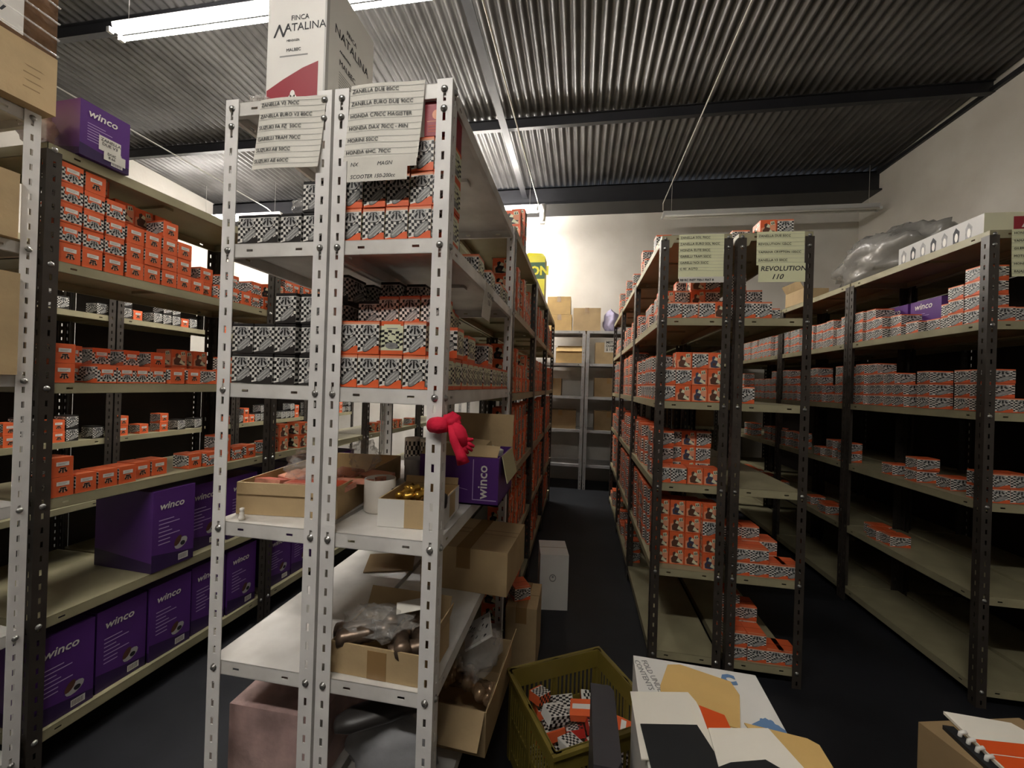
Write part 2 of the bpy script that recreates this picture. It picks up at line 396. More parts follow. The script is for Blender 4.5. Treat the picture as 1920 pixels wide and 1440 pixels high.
def rider_art(P, body):
    P(rect(.06,.05,.94,.93), PK, 0); P([(.06,.5),(.94,.75),(.94,.93),(.06,.93)], OR, 1)
    P([(.18,.1),(.5,.06),(.72,.1),(.9,.3),(.66,.34),(.52,.62),(.38,.8),(.24,.72),(.26,.5),(.14,.36)], body, 2)
    P([(.36,.55),(.56,.5),(.6,.66),(.46,.74)], CR, 3); P([(.5,.2),(.86,.08),(.9,.14),(.6,.42)], CR, 3); P(ell(.38,.28,.1,.1), BRN, 3)
    P([(.62,.66),(.9,.7),(.84,.92),(.6,.88)], CR, 3); P([(.66,.74),(.74,.68),(.72,.9)], BK, 4); P([(.78,.72),(.86,.74),(.8,.9)], BK, 4)
KIND = {'label': (.058,.09,.0648), 'checklabel': (.058,.09,.0648), 'piston': (.0565,.085,.080), 'narrow': (.0565,.085,.080), 'black': (.0585,.09,.076),
        'rider': (.069,.09,.076), 'blue_rider': (.069,.09,.076), 'checkside': (.069,.075,.076), 'flat': (.078,.10,.062)}
ADJ = {'label': 'orange labelled', 'checklabel': 'orange bordered', 'piston': 'orange checkered', 'narrow': 'orange cream', 'black': 'black checkered', 'rider': 'orange pictured', 'blue_rider': 'orange slate', 'checkside': 'orange checkerboard', 'flat': 'low checkered'}
BOXM = {}
for kd, (w_, d_, h_) in KIND.items():
    b = MB(); base = BKC if kd == 'black' else OR
    e = .0006
    b.box((-w_/2+e, e, 0), (w_/2-e, d_-e, h_-e), base)
    Pf = face(b, (-w_/2+e, e, 0), (w_-2*e, 0, 0), (0, 0, h_-e), (0, -1, 0))
    Pr = face(b, (w_/2-e, e, 0), (0, d_-2*e, 0), (0, 0, h_-e), (1, 0, 0))
    Pl = face(b, (-w_/2+e, d_-e, 0), (0, -d_+2*e, 0), (0, 0, h_-e), (-1, 0, 0))
    Pb = face(b, (w_/2-e, d_-e, 0), (-w_+2*e, 0, 0), (0, 0, h_-e), (0, 1, 0))
    Pt = face(b, (-w_/2+e, e, h_-e), (w_-2*e, 0, 0), (0, d_-2*e, 0), (0, 0, 1))
    Pt(rect(0, .48, 1, .52), ORD if base is OR else BK, 0); Pt(rect(.06,.04,.94,.10), PK if base is OR else INK, 0)
    band = base
    if kd in ('piston', 'black', 'checkside', 'flat'):
        piston_art(Pf, band); side_art(Pr, band) if kd == 'piston' else piston_art(Pr, band); side_art(Pl, band) if kd == 'piston' else rider_art(Pl, BK) if kd == 'checkside' else piston_art(Pl, band); piston_art(Pb, band)
        Pf(rect(0,.90,1,.96), PK if base is OR else BK, 1)
    elif kd == 'narrow':
        side_art(Pf, band); piston_art(Pr, band); piston_art(Pl, band); side_art(Pb, band)
    elif kd in ('label', 'checklabel'):
        label_art(Pf, kd == 'checklabel'); piston_art(Pr, band); piston_art(Pl, band); piston_art(Pb, band)
    else:
        rider_art(Pf, BRN if kd == 'rider' else NVY); piston_art(Pr, band); rider_art(Pl, BK); piston_art(Pb, band)
    BOXM[kd] = b.mesh('box_'+kd)
ORDN = ['first','second','third','fourth','fifth','sixth','seventh','eighth','ninth','tenth','eleventh','twelfth','thirteenth','fourteenth','fifteenth','sixteenth','seventeenth','eighteenth','nineteenth','twentieth'] + ['twenty-'+s for s in ('first','second','third','fourth','fifth','sixth','seventh','eighth','ninth')]+['thirtieth']
PL = []   # every product box: kind, matrix, label
def cols(frame, spec, where):
    """frame = (origin, along, back, rz): spec = list of (s, n, kind[, inset, bottom]) stacks, labelled in order from the left"""
    o, al, bk, z, rz = frame
    o = Vector(o); al = Vector(al); bk = Vector(bk); rows = {}
    for q in spec:
        s, n, kd = q[0], q[1], q[2]; ins = q[3] if len(q) > 3 else .012
        rows.setdefault(0 if ins < .07 else 1, []).append((s, n, kd, ins))
    for layer, L in rows.items():
        L.sort()
        for i, (s, n, kd, ins) in enumerate(L):
            z0 = z+.001
            for k in range(n):
                kk = kd[min(k, len(kd)-1)] if isinstance(kd, (list, tuple)) else kd
                j = random.uniform(-.0015, .0015); jr = random.uniform(-.03, .03)
                p = o+al*(s+j)+bk*(ins+random.uniform(0, .003)); p.z = z0
                m = Matrix.Translation(p) @ Matrix.Rotation(rz+jr, 4, 'Z')
                nm = '%s box, %s %sstack from left, %s up, %s' % (ADJ[kk], ORDN[min(i, 29)], 'rear ' if layer else '', ORDN[k], where)
                PL.append((kk, m, nm)); z0 += KIND[kk][2]+.0006
def fr_front(x, y, z): return ((x, y, 0), (1, 0, 0), (0, 1, 0), z+LIP/2, 0)
def fr_left(z):  # left row faces +x; s grows into the room
    o = LP(0, 0, 0); c, s = math.cos(LR), math.sin(LR)
    return (o, (-s, c, 0), (-c, -s, 0), z+LIP/2, math.pi/2+LR)
def fr_px(x, y, z): return ((x, y, 0), (0, 1, 0), (-1, 0, 0), z+LIP/2, math.pi/2)      # faces +x, left = near
def fr_nx(x, y, z): return ((x, y, 0), (0, -1, 0), (1, 0, 0), z+LIP/2, -math.pi/2)      # faces -x, left = far
# --- left row
Lb, Cc = 'label', 'checklabel'
w1 = 'second shelf, left row bay one'
cols(fr_left(LZ[1]), [(.070,5,[Lb,Cc,Cc,Cc,Cc],.006),(.134,5,[Lb,Cc,Cc,Cc,Lb],.008),(.197,4,[Lb,Cc,Cc,Cc],.008),(.262,3,Lb,.006),(.324,3,Lb,.005),(.386,4,Lb,.004),(.447,3,Lb,.004),
    (.21,5,'blue_rider',.12),(.285,4,'rider',.10),(.36,4,'rider',.11),(.435,4,'rider',.11),(.51,1,Lb,.01),(.575,2,Lb,.04),(.64,1,Cc,.015),(.70,2,Cc,.02),(.765,1,Lb,.012),(.83,2,Cc,.02),(.90,1,Lb,.014)], w1)
cols(fr_left(LZ[2]), [(.068,2,Lb),(.19,1,Cc),(.25,1,Cc),(.315,1,Cc,.03),(.375,1,Cc,.03),(.44,1,Lb),(.51,1,Lb),(.64,1,Lb),(.72,2,Lb,.03),(.85,1,Cc),(.14,2,Cc,.1),(.245,2,Cc,.13),(.345,2,Cc,.13),(.44,2,Lb,.12),(.56,2,'rider',.16),(.66,2,'rider',.16)], 'third shelf, left row bay one')
cols(fr_left(LZ[3]), [(.07,2,Lb,.006),(.135,1,Lb,.006),(.20,1,Lb,.01),(.265,1,Lb,.012),(.335,1,Lb,.04),(.40,1,Lb,.04),(.545,1,Lb,.03),(.61,1,Cc,.01),(.69,2,Lb,.03),(.76,1,Cc,.03),(.83,1,Lb,.02)], 'fourth shelf, left row bay one')
for i in range(1, 4):
    for li in (1, 2, 3):
        if i == 3 and li == 3: continue
        sp = []; s = .98 if i == 1 else i*LB+.06
        while s < (i+1)*LB-.05:
            n = random.choice([2,3,3,4]) if li == 1 else random.choice([0,1,2,2]) if li == 2 else random.choice([0,1,1,2])
            if i == 1 and li == 3 and s > 1.3: n = 0
            if n: sp.append((s, n, random.choice([Lb, Lb, Cc, 'rider'] if li == 1 else [Lb, 'rider']), random.choice([.01,.02,.03])))
            s += .072
        cols(fr_left(LZ[li]), sp, '%s shelf, left row bay %s' % (ORDN[li], ('one','two','three','four')[i]))
# --- near white pair
Bk, Pi = 'black', 'piston'
cols(fr_front(WX0, WY, WZ[1]), [(.062,1,Bk),(.122,1,Bk),(.183,1,Bk),(.247,2,Bk)], 'second shelf, near left white rack')
cols(fr_front(WX0, WY, WZ[2]), [(.058,2,Bk),(.118,2,Bk),(.180,3,Bk),(.245,3,Bk,.02),(.245,4,Bk,.13),(.18,2,Bk,.13),(.262,4,Bk,.24),(.17,3,'flat',.30)], 'third shelf, near left white rack')
cols(fr_front(WXM, WY, WZ[1]), [(.045,4,[Pi,Pi,'black',Bk]),(.104,3,Pi),(.163,3,Pi),(.222,3,Pi),(.279-.018,3,Pi,.013)], 'second shelf, near right white rack')
cols(fr_front(WXM, WY, WZ[2]), [(.045,2,[Pi,Pi],.012),(.102,2,[Pi,Pi]),(.160,2,[Pi,'narrow']),(.218,2,Pi),(.259,1,Pi,.013),(.044,3,Bk,.11),(.102,3,Pi,.11),(.160,3,Pi,.105),(.223,3,Pi,.10),(.05,4,Bk,.21),(.12,4,Bk,.24),(.19,3,Pi,.22)], 'third shelf, near right white rack')
cols(fr_px(-.313, WY, WZ[2]), [(.14,1,'narrow',.004),(.20,1,'narrow',.004),(.26,1,'narrow',.004),(.32,1,'narrow',.004),(.38,1,'narrow',.004),(.45,1,'narrow',.006),(.51,1,'narrow',.006),(.58,1,'narrow',.004),(.64,1,'narrow',.004),(.70,1,'narrow',.004),(.77,1,'narrow',.004),(.83,1,'narrow',.004)], 'aisle side, third shelf, near white rack')
def one(kd, x, y, z, rz, nm): PL.append((kd, Matrix.Translation((x, y, z)) @ Matrix.Rotation(rz, 4, 'Z'), nm))
z3 = WZ[2]+LIP/2+.0825
one('narrow', -.317, 1.03, z3, math.pi/2, 'orange and cream box, nearest upper one on the third white shelf beside the aisle')
one(Pi, -.365, 1.17, z3, .0, 'orange checkered box turned forward, upper layer, middle of the white rack side')
one(Pi, -.355, 1.40, z3, .05, 'orange checkered box turned forward, upper layer, rear of the white rack side')
one(Pi, -.43, 1.22, z3+.081, .1, 'topmost dim checkered box behind the near white rack post, third shelf')
z2 = WZ[1]+LIP/2+.001
for y_, t_ in ((1.25, 'nearest'), (1.43, 'middle'), (1.60, 'third'), (1.70, 'rearmost')):
    one(Pi, -.362, y_, z2, .03, 'orange checkered box, %s along the second shelf edge of near white rack' % t_)
# --- dark row behind the white pair, aisle side (faces +x), levels full of red boxes
for i in range(3):
    for li in range(5):
        sp = []; s = 1.80+i*.93+.06
        while s < 1.80+(i+1)*.93-.04:
            n = [3, 3, 4, 4, 3][li] - random.choice([0, 0, 1])
            if li == 1 and i == 0: n = random.choice([1,2,3])
            sp.append((s, n, random.choice(['rider','blue_rider','rider','checkside']), random.choice([.012,.02,.03]))); s += .0755
        cols(fr_px(-.311, 0, LZ[li+1]), sp, '%s shelf, middle row bay %s' % (ORDN[li+1], ('one','two','three')[i]))
cols(fr_px(-.311, 0, LZ[0]), [(2.02,2,'rider',.01),(2.10,2,'rider',.02),(2.18,3,'checkside',.01),(2.26,1,'rider',.02)], 'top of row behind white pair')
# --- right double row, end faces
Ri, Bl, Cs = 'rider', 'blue_rider', 'checkside'
XA, XB = RX, RX+RW+.02
cols(fr_front(XA, RYY, RZ[1]), [(.07,1,Cs,.015),(.145,1,Cs,.03),(.215,1,Cs,.012),(.275,1,Ri,.012),(.06,2,Ri,.12),(.13,2,Cs,.12),(.2,3,Ri,.12),(.27,3,Cs,.13),(.24,4,Cs,.22),(.16,3,Cs,.24)], 'second shelf, middle aisle rack end')
cols(fr_front(XB, RYY, RZ[1]), [(.055,1,Cs,.012),(.125,1,Cs,.02),(.05,3,Cs,.12),(.12,2,Cs,.12),(.19,1,'flat',.1)], 'second shelf, right aisle rack end')
cols(fr_front(XA, RYY, RZ[2]), [(.052,2,[Cs,Cs],.012),(.121,3,[Ri,Cs,Ri],.012),(.191,3,[Bl,Bl,Cs],.012),(.261,3,[Ri,Ri,Bl],.012)], 'third shelf, middle aisle rack end')
cols(fr_front(XB, RYY, RZ[2]), [(.06,1,Cs,.012)], 'third shelf, right aisle rack end')
cols(fr_front(XA, RYY, RZ[3]), [(.045,1,Cs,.02),(.115,1,Cs,.02),(.187,1,Ri,.02),(.257,1,Bl,.02),(.06,3,Ri,.20),(.13,3,Cs,.20),(.2,3,Bl,.20),(.268,3,Cs,.19)], 'fourth shelf, middle aisle rack end')
cols(fr_front(XA, RYY, RZ[4]), [(.055,4,[Ri,Ri,Ri,Ri],.06),(.125,4,[Ri,Ri,Ri,Bl],.06),(.195,4,[Ri,Bl,Ri,Ri],.06),(.265,4,[Bl,Ri,Cs,Ri],.03)], 'fifth shelf, middle aisle rack end')
Fl = 'flat'
cols(fr_front(XB, RYY, RZ[4]), [(.056,2,Fl),(.136,2,Fl),(.216,1,Fl),(.272,1,Fl,.013),(.06,3,Fl,.12),(.14,3,Fl,.13),(.22,2,Fl,.13)], 'fifth shelf, right aisle rack end')
cols(fr_front(XB, RYY, RZ[5]), [(.056,2,Fl),(.136,2,Fl),(.216,1,Fl),(.272,1,Fl,.013),(.06,4,Fl,.12),(.14,3,Fl,.13)], 'bottom shelf, right aisle rack end')
# long side facing the middle aisle (-x)
for i in range(3):
    for li in range(5):
        y1 = RYY+(i+1)*.905-.06; sp = []; k = 0; y = .0
        while y < .905-(.16 if i == 0 else .08):
            n = {1: random.choice([1,2,2]), 2: random.choice([3,3,1]) if i == 0 else 4, 3: random.choice([2,3,3]), 4: 4, 5: 0}[li+1]
            if li == 4 and i == 0: n = 0
            if li == 4 and i > 0: n = random.choice([0,1,2])
            if n: sp.append((y, n, random.choice([Ri, Cs, Bl]), random.choice([.012,.02,.035])))
            y += .0755
        cols(fr_nx(RX, y1, RZ[li+1]), sp, '%s shelf, right row bay %s' % (ORDN[li+1], ('one','two','three')[i]))
cols(fr_nx(RX, 4.66, RZ[0]), [(.45,3,Ri,.01),(.52,2,Ri,.02),(.95,3,Ri,.02),(1.45,2,Cs,.02),(1.98,2,Ri,.01),(2.06,1,Ri,.012),(2.45,1,Cs,.01)], 'top of the right row')
cols(fr_front(XB, RYY, RZ[0]), [(.145,1,Ri,.05),(.216,1,Cs,.05),(.06,1,Fl,.13)], 'top of right aisle rack')
# --- far right row facing -x, low flat boxes
for i in range(3):
    for li, ch in ((1, [2,3,3]), (2, [2,3,4,1]), (3, [0,1,2]), (4, [0,1])):
        y1 = FY+(i+1)*.905-.07; sp = []; y = .0
        while y < .905-.12:
            n = random.choice(ch)
            if li == 1 and i == 0: n = [3,3,2,2,0,1,1,2,3,4,4][min(10, int(y/.08))]
            if li == 2 and i == 0: n = [4,4,3,3,2,0,3,0,3,3,3][min(10, int(y/.08))]
            if n: sp.append((y, n, 'flat', random.choice([.015,.03,.05])))
            y += .083
        cols(fr_nx(FX, y1, RZ[li]), sp, '%s shelf, far row bay %s' % (ORDN[li], ('one','two','three')[i]))
cols(fr_front(FX+.012, FY, RZ[1]), [(.06,1,Fl,.012),(.14,1,Fl,.02)], 'second shelf, far right row end')
cols(fr_front(FX+.012, FY, RZ[2]), [(.062,1,Fl,.012),(.145,1,Fl,.02)], 'third shelf, far right row end')
cols(fr_front(FX+.012, FY, RZ[3]), [(.062,2,Fl,.012),(.145,2,Fl,.02)], 'fourth shelf, far right row end')
# --- dim row beyond the left one: black checkered boxes on two shelves
for i in range(4):
    for li, n in ((1, 1), (2, 1), (3, 1)):
        sp = []; s = 1.2+i*.93+.07
        while s < 1.2+(i+1)*.93-.05:
            if random.random() < .7: sp.append((s, random.choice([1,2]), random.choice(['black','black','label']), .02))
            s += .066
        cols(fr_px(-2.95, 0, LZ[li]), sp, '%s shelf, dim row bay %s' % (ORDN[li], ('one','two','three','four')[i]))
# ---------------------------------------------------------------- paper lists
def sheet(x, y, z, W, H, lines, m, label, foot=None, size=.0135, shear=0, sk=.0, hand=None, curl=.012):
    t = thing('paper_list', label, 'paper list', (x, y, z), 0, 'handwritten lists hung on the racks')
    bend = lambda u, v: -.0012-curl*((-v/H)**2)*.8-.003*math.sin(u/W*5)
    b = MB(); nu, nv = 12, 14; vs = []; fs = []
    for k in (0, 1):
        for j in range(nv+1):
            for i in range(nu+1):
                u, v = W*i/nu, -H*j/nv; vs.append((u+sk*v, bend(u, v)+.0012+k*.0004, v))
    o = (nu+1)*(nv+1)
    for j in range(nv):
        for i in range(nu):
            a = j*(nu+1)+i; fs.append((a+nu+1, a+nu+2, a+1, a)); fs.append((o+a, o+a+1, o+a+nu+2, o+a+nu+1))
    b.add(vs, fs, m, True)
    n = len(lines); dz = H*(.97-(foot or 0))/n
    for k in range(n*2):
        v = -dz*(k/2+.25)-.002
        for i in range(nu):
            u0, u1 = W*i/nu, W*(i+1)/nu
            b.add([(u0+sk*v, bend(u0,v)+.0006, v), (u1+sk*v, bend(u1,v)+.0006, v), (u1+sk*v, bend(u1,v)+.0006, v+.0007), (u0+sk*v, bend(u0,v)+.0006, v+.0007)], [(0,1,2,3)], INKG)
    b.build('sheet', t)
    tm = []
    for k, L in enumerate(lines):
        if not L: continue
        v = -dz*(k+.5)-size*.40
        me = text_mesh(L, size, INK if not hand else INK, shear=shear)
        for q in me.vertices:
            X, Y, Z = q.co; q.co = (X+W*.03+sk*(Z+v), Y+bend(X+W*.03, Z+v)-.0003, Z+v)
        me.name = 'lettering'; link('lettering', me, t)
    return t
t = sheet(WX0+.104, WY-.004, 1.988, .178, .178, ['ZANELLA V3 70CC','ZANELLA EURO V3 80CC','SUZUKI FA FZ  50CC','GARELLI TRAM 70CC','SUZUKI AE 50CC','SUZUKI AE 60CC'], PAP, 'curling ruled list on the left white rack, headed by V3 models', size=.0125, sk=.06)
t = sheet(WXM+.045, WY-.004, 2.0, .185, .185, ['ZANELLA DUE 80CC','ZANELLA EURO DUE 90CC','HONDA C70CC MAGISTER','HONDA DAX 70CC - MIN','MORINI 50CC','HONDA 6HC. 70CC'], PAP, 'larger ruled list on the right white rack above the stacked orange boxes', size=.0128, sk=.05)
for k, (bx, bz, bw, bh, L) in enumerate(((.006, -.186, .172, .022, 'NX              MAGN'), (.006, -.212, .150, .026, 'SCOOTER 150-200cc'))):
    b = MB(); b.box((bx, -.016, bz-bh), (bx+bw, -.0155, bz+.004), PAP); s_ = b.build('paper_strip', t)
    text(s_, L, .0125, (bx+.008, -.0163, bz-bh*.72), shear=.25)
sheet(.428, RYY-.004, 2.020, .196, .205, ['ZANELLA SOL 70CC','ZANELLA EURO SOL 90CC','HONDA ELITE 50CC','GARELLI TRAM 50CC','GARELLI NOI 50CC','C 90  AGTO'], PAPY, 'cream ruled list on the rack end just right of the middle aisle', foot=.12, size=.0145, curl=.006)
b = MB(); b.box((.431, RYY-.0125, 1.795), (.624, RYY-.012, 1.822), PAP); bo = b.build('paper_strip'); t_ = tag(bo, 'narrow white strip of bold print along the foot of the left cream list', 'paper strip')
text(bo, 'R8 RC INST 750-1 FIAT 8', .0135, (.436, RYY-.0131, 1.803), bold=.0005)
sheet(.760, RYY-.004, 2.022, .196, .15, ['ZANELLA DUE 50CC','REVOLUTION 125CC','YAMAHA CRYPTON 105CC','ZANELLA V3 50CC'], PAPY, 'cream ruled list on the right aisle rack with REVOLUTION 110 note below', size=.0145, curl=.004)
b = MB(); b.box((.768, RYY-.0105, 1.795), (.958, RYY-.010, 1.878), PAPY); bo = b.build('handwritten_note'); tag(bo, 'cream note in black marker reading REVOLUTION 110', 'note')
text(bo, 'REVOLUTION', .030, (.776, RYY-.0111, 1.845), shear=.15, bold=.0004); text(bo, '110', .032, (.82, RYY-.0111, 1.808), shear=.35, bold=.0004)
sheet(FX+.075, FY-.004, 2.02, .19, .20, ['HONDA CG 125CC','YAMAHA YBR 125CC','GILERA SMASH 110','MOTOMEL 110CC','HONDA WAVE 110','BAJAJ ROUSER'], PAPY, 'cream ruled list cut by the right picture edge', size=.0135, curl=.006)
b = MB(); b.T = Matrix.Translation((-.3085, 1.30, 1.614)) @ Matrix.Rotation(math.pi/2, 4, 'Z') @ Matrix.Rotation(.10, 4, 'X'); b.box((-.055, -.001, -.10), (.055, 0, .012), PAP)
bo = b.build('price_tag'); tag(bo, 'small white note hanging from the second shelf edge of the white rack', 'note')
text(bo, 'CUP.HO\n 150', .024, (-.3035, 1.26, 1.58), rot=(-.0, 0, math.pi/2))
b = MB(); b.box((-2.945, 2.62, 1.38), (-2.944, 2.86, 1.60), PAP); tag(b.build('note'), 'pale note hanging on the dim row, seen through the left rack', 'note')

# ---------------------------------------------------------------- tall wine carton
def printed_box(w_, d_, h_, m): b = MB(); b.box((-w_/2, 0, 0), (w_/2, d_, h_), m); return b
wt = thing('wine_carton', 'tall white wine carton with dark red corner on top of the left white rack', 'carton', (-.790, .975, 2.0), 0)
b = printed_box(.178, .24, .40, WCB)
Pf = face(b, (-.089, 0, 0), (.178,0,0), (0,0,.40), (0,-1,0)); Pf([(.01,0),(.88,0),(.88,.385),(.62,.35),(.30,.285),(.01,.215)], RED, 0); Pf(rect(.97,0,1,1), GYL, 0)
Pf(ell(.46,.17,.045,.035), WT, 1); Pf(ell(.42,.15,.03,.022), WT, 1); Pf(ell(.50,.15,.03,.022), WT, 1); Pf(rect(.455,.12,.465,.16), WT, 1)
Pf(rect(.22,.435,.70,.445), INKG, 0)
Pr = face(b, (.089, 0, 0), (0,.24,0), (0,0,.40), (1,0,0)); Pr(rect(.0,0,.05,1), GYL, 0)
for k in range(9): Pr(rect(.25, .42-.018*k, .85-.06*(k%3), .427-.018*k), INKG, 0)
for k in range(14): Pr(rect(.30+.03*k, .10, .30+.03*k+(.010 if k%3 else .018), .24), INK, 0)
b.build('body', wt)
b = MB(); b.box((-.089,0,.40),(0-.0008,.24,.4015), WCB); b.box((.0008,0,.40),(.089,.24,.4015), WCB); b.build('flap', wt)
text(wt, 'FINCA', .019, (-.018, -.0006, .272)); text(wt, 'ATALINA', .030, (-.036, -.0006, .243)); text(wt, 'N', .050, (-.074, -.0009, .230), shear=.45)
text(wt, 'MENDOZA', .008, (-.030, -.0006, .215)); text(wt, 'MALBEC', .012, (-.030, -.0006, .188)); text(wt, 'MUMM', .008, (-.025, -.001, .048), WT); text(wt, 'HOTELL', .013, (-.032, -.001, .033), WT)
text(wt, 'NATALINA', .036, (.0896, .035, .262), rot=(0,0,math.pi/2)); text(wt, 'FINCA', .018, (.0896, .09, .30), rot=(0,0,math.pi/2)); text(wt, 'MALBEC', .022, (.0896, .06, .19), rot=(0,0,math.pi/2)); text(wt, 'ARGENTINA', .010, (.0896, .06, .225), rot=(0,0,math.pi/2))
b = MB(); b.blob((WX0+.075, WY+.06, 2.008), .05, .05, .016, PLAST, 5, .4); tag(b.build('plastic_wrap'), 'scrap of crumpled plastic on the front corner of the left white rack top', 'plastic wrap')
b = MB(); b.box((WXM+.226, WY+.012, 1.877), (WXM+.286, WY+.11, 1.957), RED); P = face(b, (WXM+.226, WY+.012, 1.877), (.06,0,0), (0,0,.08), (0,-1,0)); P(ell(.5,.62,.2,.15), PK, 0); P(rect(.1,.42,.9,.44), PK, 0)
for k in range(3): P(rect(.15,.12+.08*k,.85,.15+.08*k), ORD, 0)
tag(b.build('small_carton'), 'dark red carton atop the orange boxes at the right white rack post', 'carton')
b = MB(); b.blob((WX0+.195, WY+.05, 1.735), .030, .03, .022, PLAST, 2, .35); tag(b.build('plastic_bag'), 'clear plastic bag lying on the black boxes in the left white rack', 'plastic bag')

# ---------------------------------------------------------------- purple cartons
def winco(w_, d_, h_, label, loc, rz=0, big=True, group='purple cartons', note=False, open_=False):
    t = thing('purple_carton', label, 'carton', loc, rz, None)
    b = printed_box(w_, d_, h_, PUR)
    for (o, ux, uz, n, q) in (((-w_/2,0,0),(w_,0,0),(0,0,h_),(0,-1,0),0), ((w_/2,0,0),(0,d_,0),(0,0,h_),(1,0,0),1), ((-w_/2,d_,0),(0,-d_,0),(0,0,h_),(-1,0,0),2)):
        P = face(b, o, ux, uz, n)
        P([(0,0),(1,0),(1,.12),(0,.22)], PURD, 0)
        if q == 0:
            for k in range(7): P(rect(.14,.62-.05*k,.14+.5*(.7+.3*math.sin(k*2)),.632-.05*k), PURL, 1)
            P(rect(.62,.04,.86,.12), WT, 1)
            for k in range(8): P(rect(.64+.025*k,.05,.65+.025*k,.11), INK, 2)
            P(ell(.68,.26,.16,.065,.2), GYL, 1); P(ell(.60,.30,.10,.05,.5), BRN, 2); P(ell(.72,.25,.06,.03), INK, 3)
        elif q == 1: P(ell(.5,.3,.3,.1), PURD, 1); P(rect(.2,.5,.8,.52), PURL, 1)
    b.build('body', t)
    text(t, 'WINCO' if not big else 'winco', w_*.24, (-w_*.36, -.0012, h_*.76), WT, bold=.0006, shear=.2)
    if note:
        b = MB(); b.box((-.02, -.0012, .045), (.045, -.0006, .095), PAP); b.box((-.005, -.0016, .018), (.06, -.0012, .05), PAP); n_ = b.build('note', t)
        text(n_, 'ZANELLA\n DUE V3', .014, (-.015, -.0016, .079)); text(n_, 'DUC\n 8.66', .012, (.005, -.002, .038))
    return t
p = LP(.145, -.012, 0); winco(.145, .15, .185, 'purple carton with a handwritten note on top of the left rack', (p[0], p[1], LZ[0]+LIP/2+.001), math.pi/2+LR, note=True)
p = LP(.018, .09, 0); b = MB(); b.blob((p[0], p[1], 2.085), .05, .042, .06, mat('pink_bag_film', 'b79b92', .3, alpha=.6, bump=.8, bscale=20), 8, .35); tag(b.build('plastic_bag'), 'pinkish clear bag beside the purple carton on the left rack top', 'plastic bag')
def wl(d, z, w_, d_, h_, label, off=.02): p = LP(d, off, 0); return winco(w_, d_, h_, label, (p[0], p[1], z+LIP/2+.001), math.pi/2+LR+random.uniform(-.02,.02))
wl(.435, LZ[4], .17, .30, .325, 'purple carton standing at the gap on the left rack, nearest on its shelf', .0)
wl(.62, LZ[4], .17, .28, .30, 'purple carton second from the gap on the left rack fifth shelf', .05)
wl(.80, LZ[4], .17, .28, .30, 'purple carton third from the gap on the left rack fifth shelf', .03)
for i in range(5): wl(.10+.175*i, LZ[5], .165, .3, .29+.004*i, 'purple carton on the bottom shelf of the left row, %s from the near post' % ORDN[i], .02+.006*(i%2))
for i in range(5): wl(1.06+.175*i, LZ[5], .165, .3, .29, 'purple carton on the bottom shelf, second left bay, %s from its near post' % ORDN[i], .03)
for i in range(4): wl(1.10+.19*i, LZ[4], .17, .3, .29, 'purple carton on the fifth shelf, second left bay, %s from its near post' % ORDN[i], .03)

# ---------------------------------------------------------------- generic cartons
def carton(w_, d_, h_, label, loc, rz=0, m=None, flaps=0, tape=True, name='cardboard_box', art=None, cat='cardboard box', wall=.004):
    m = m or CB; t = thing(name, label, cat, loc, rz)
    b = MB()
    if flaps is None or flaps == 0:
        b.box((-w_/2, 0, 0), (w_/2, d_, h_), m)
        b.box((-w_/2, d_/2-.0015, h_), (w_/2, d_/2+.0015, h_+.0006), CBD)
    else:
        b.box((-w_/2, 0, 0), (w_/2, d_, wall), m)
        b.box((-w_/2, 0, wall), (w_/2, wall, h_), m); b.box((-w_/2, d_-wall, wall), (w_/2, d_, h_), m)
        b.box((-w_/2, wall, wall), (-w_/2+wall, d_-wall, h_), m); b.box((w_/2-wall, wall, wall), (w_/2, d_-wall, h_), m)
    if art: art(b, w_, d_, h_)
    b.build('body', t)
    if tape:
        b = MB()
        if not flaps: b.box((-.025, -.0008, h_-.07), (.025, -.0001, h_+.0008), TAPE); b.box((-.025, -.0008, h_+.0006), (.025, d_, h_+.0014), TAPE)
        else: b.box((-.025, -.0008, 0), (.025, -.0001, h_*.9), TAPE)
        b.build('tape', t)
    if flaps:
        for side, ang, ln in flaps:     # side 'f','b','l','r'; ang from horizontal outward (deg), ln length
            L = w_ if side in 'fb' else d_; b = MB(); b.box((-L/2+.004, 0, 0), (L/2-.004, ln, wall*.7), m)
            o = b.build('flap', t); a = math.radians(ang)
            if side == 'b': o.location = (0, d_, h_); o.rotation_euler = (a, 0, 0)
            if side == 'f': o.location = (0, 0, h_); o.rotation_euler = (a, 0, math.pi)
            if side == 'l': o.location = (-w_/2, d_/2, h_); o.rotation_euler = (a, 0, math.pi/2)
            if side == 'r': o.location = (w_/2, d_/2, h_); o.rotation_euler = (a, 0, -math.pi/2)
    return t
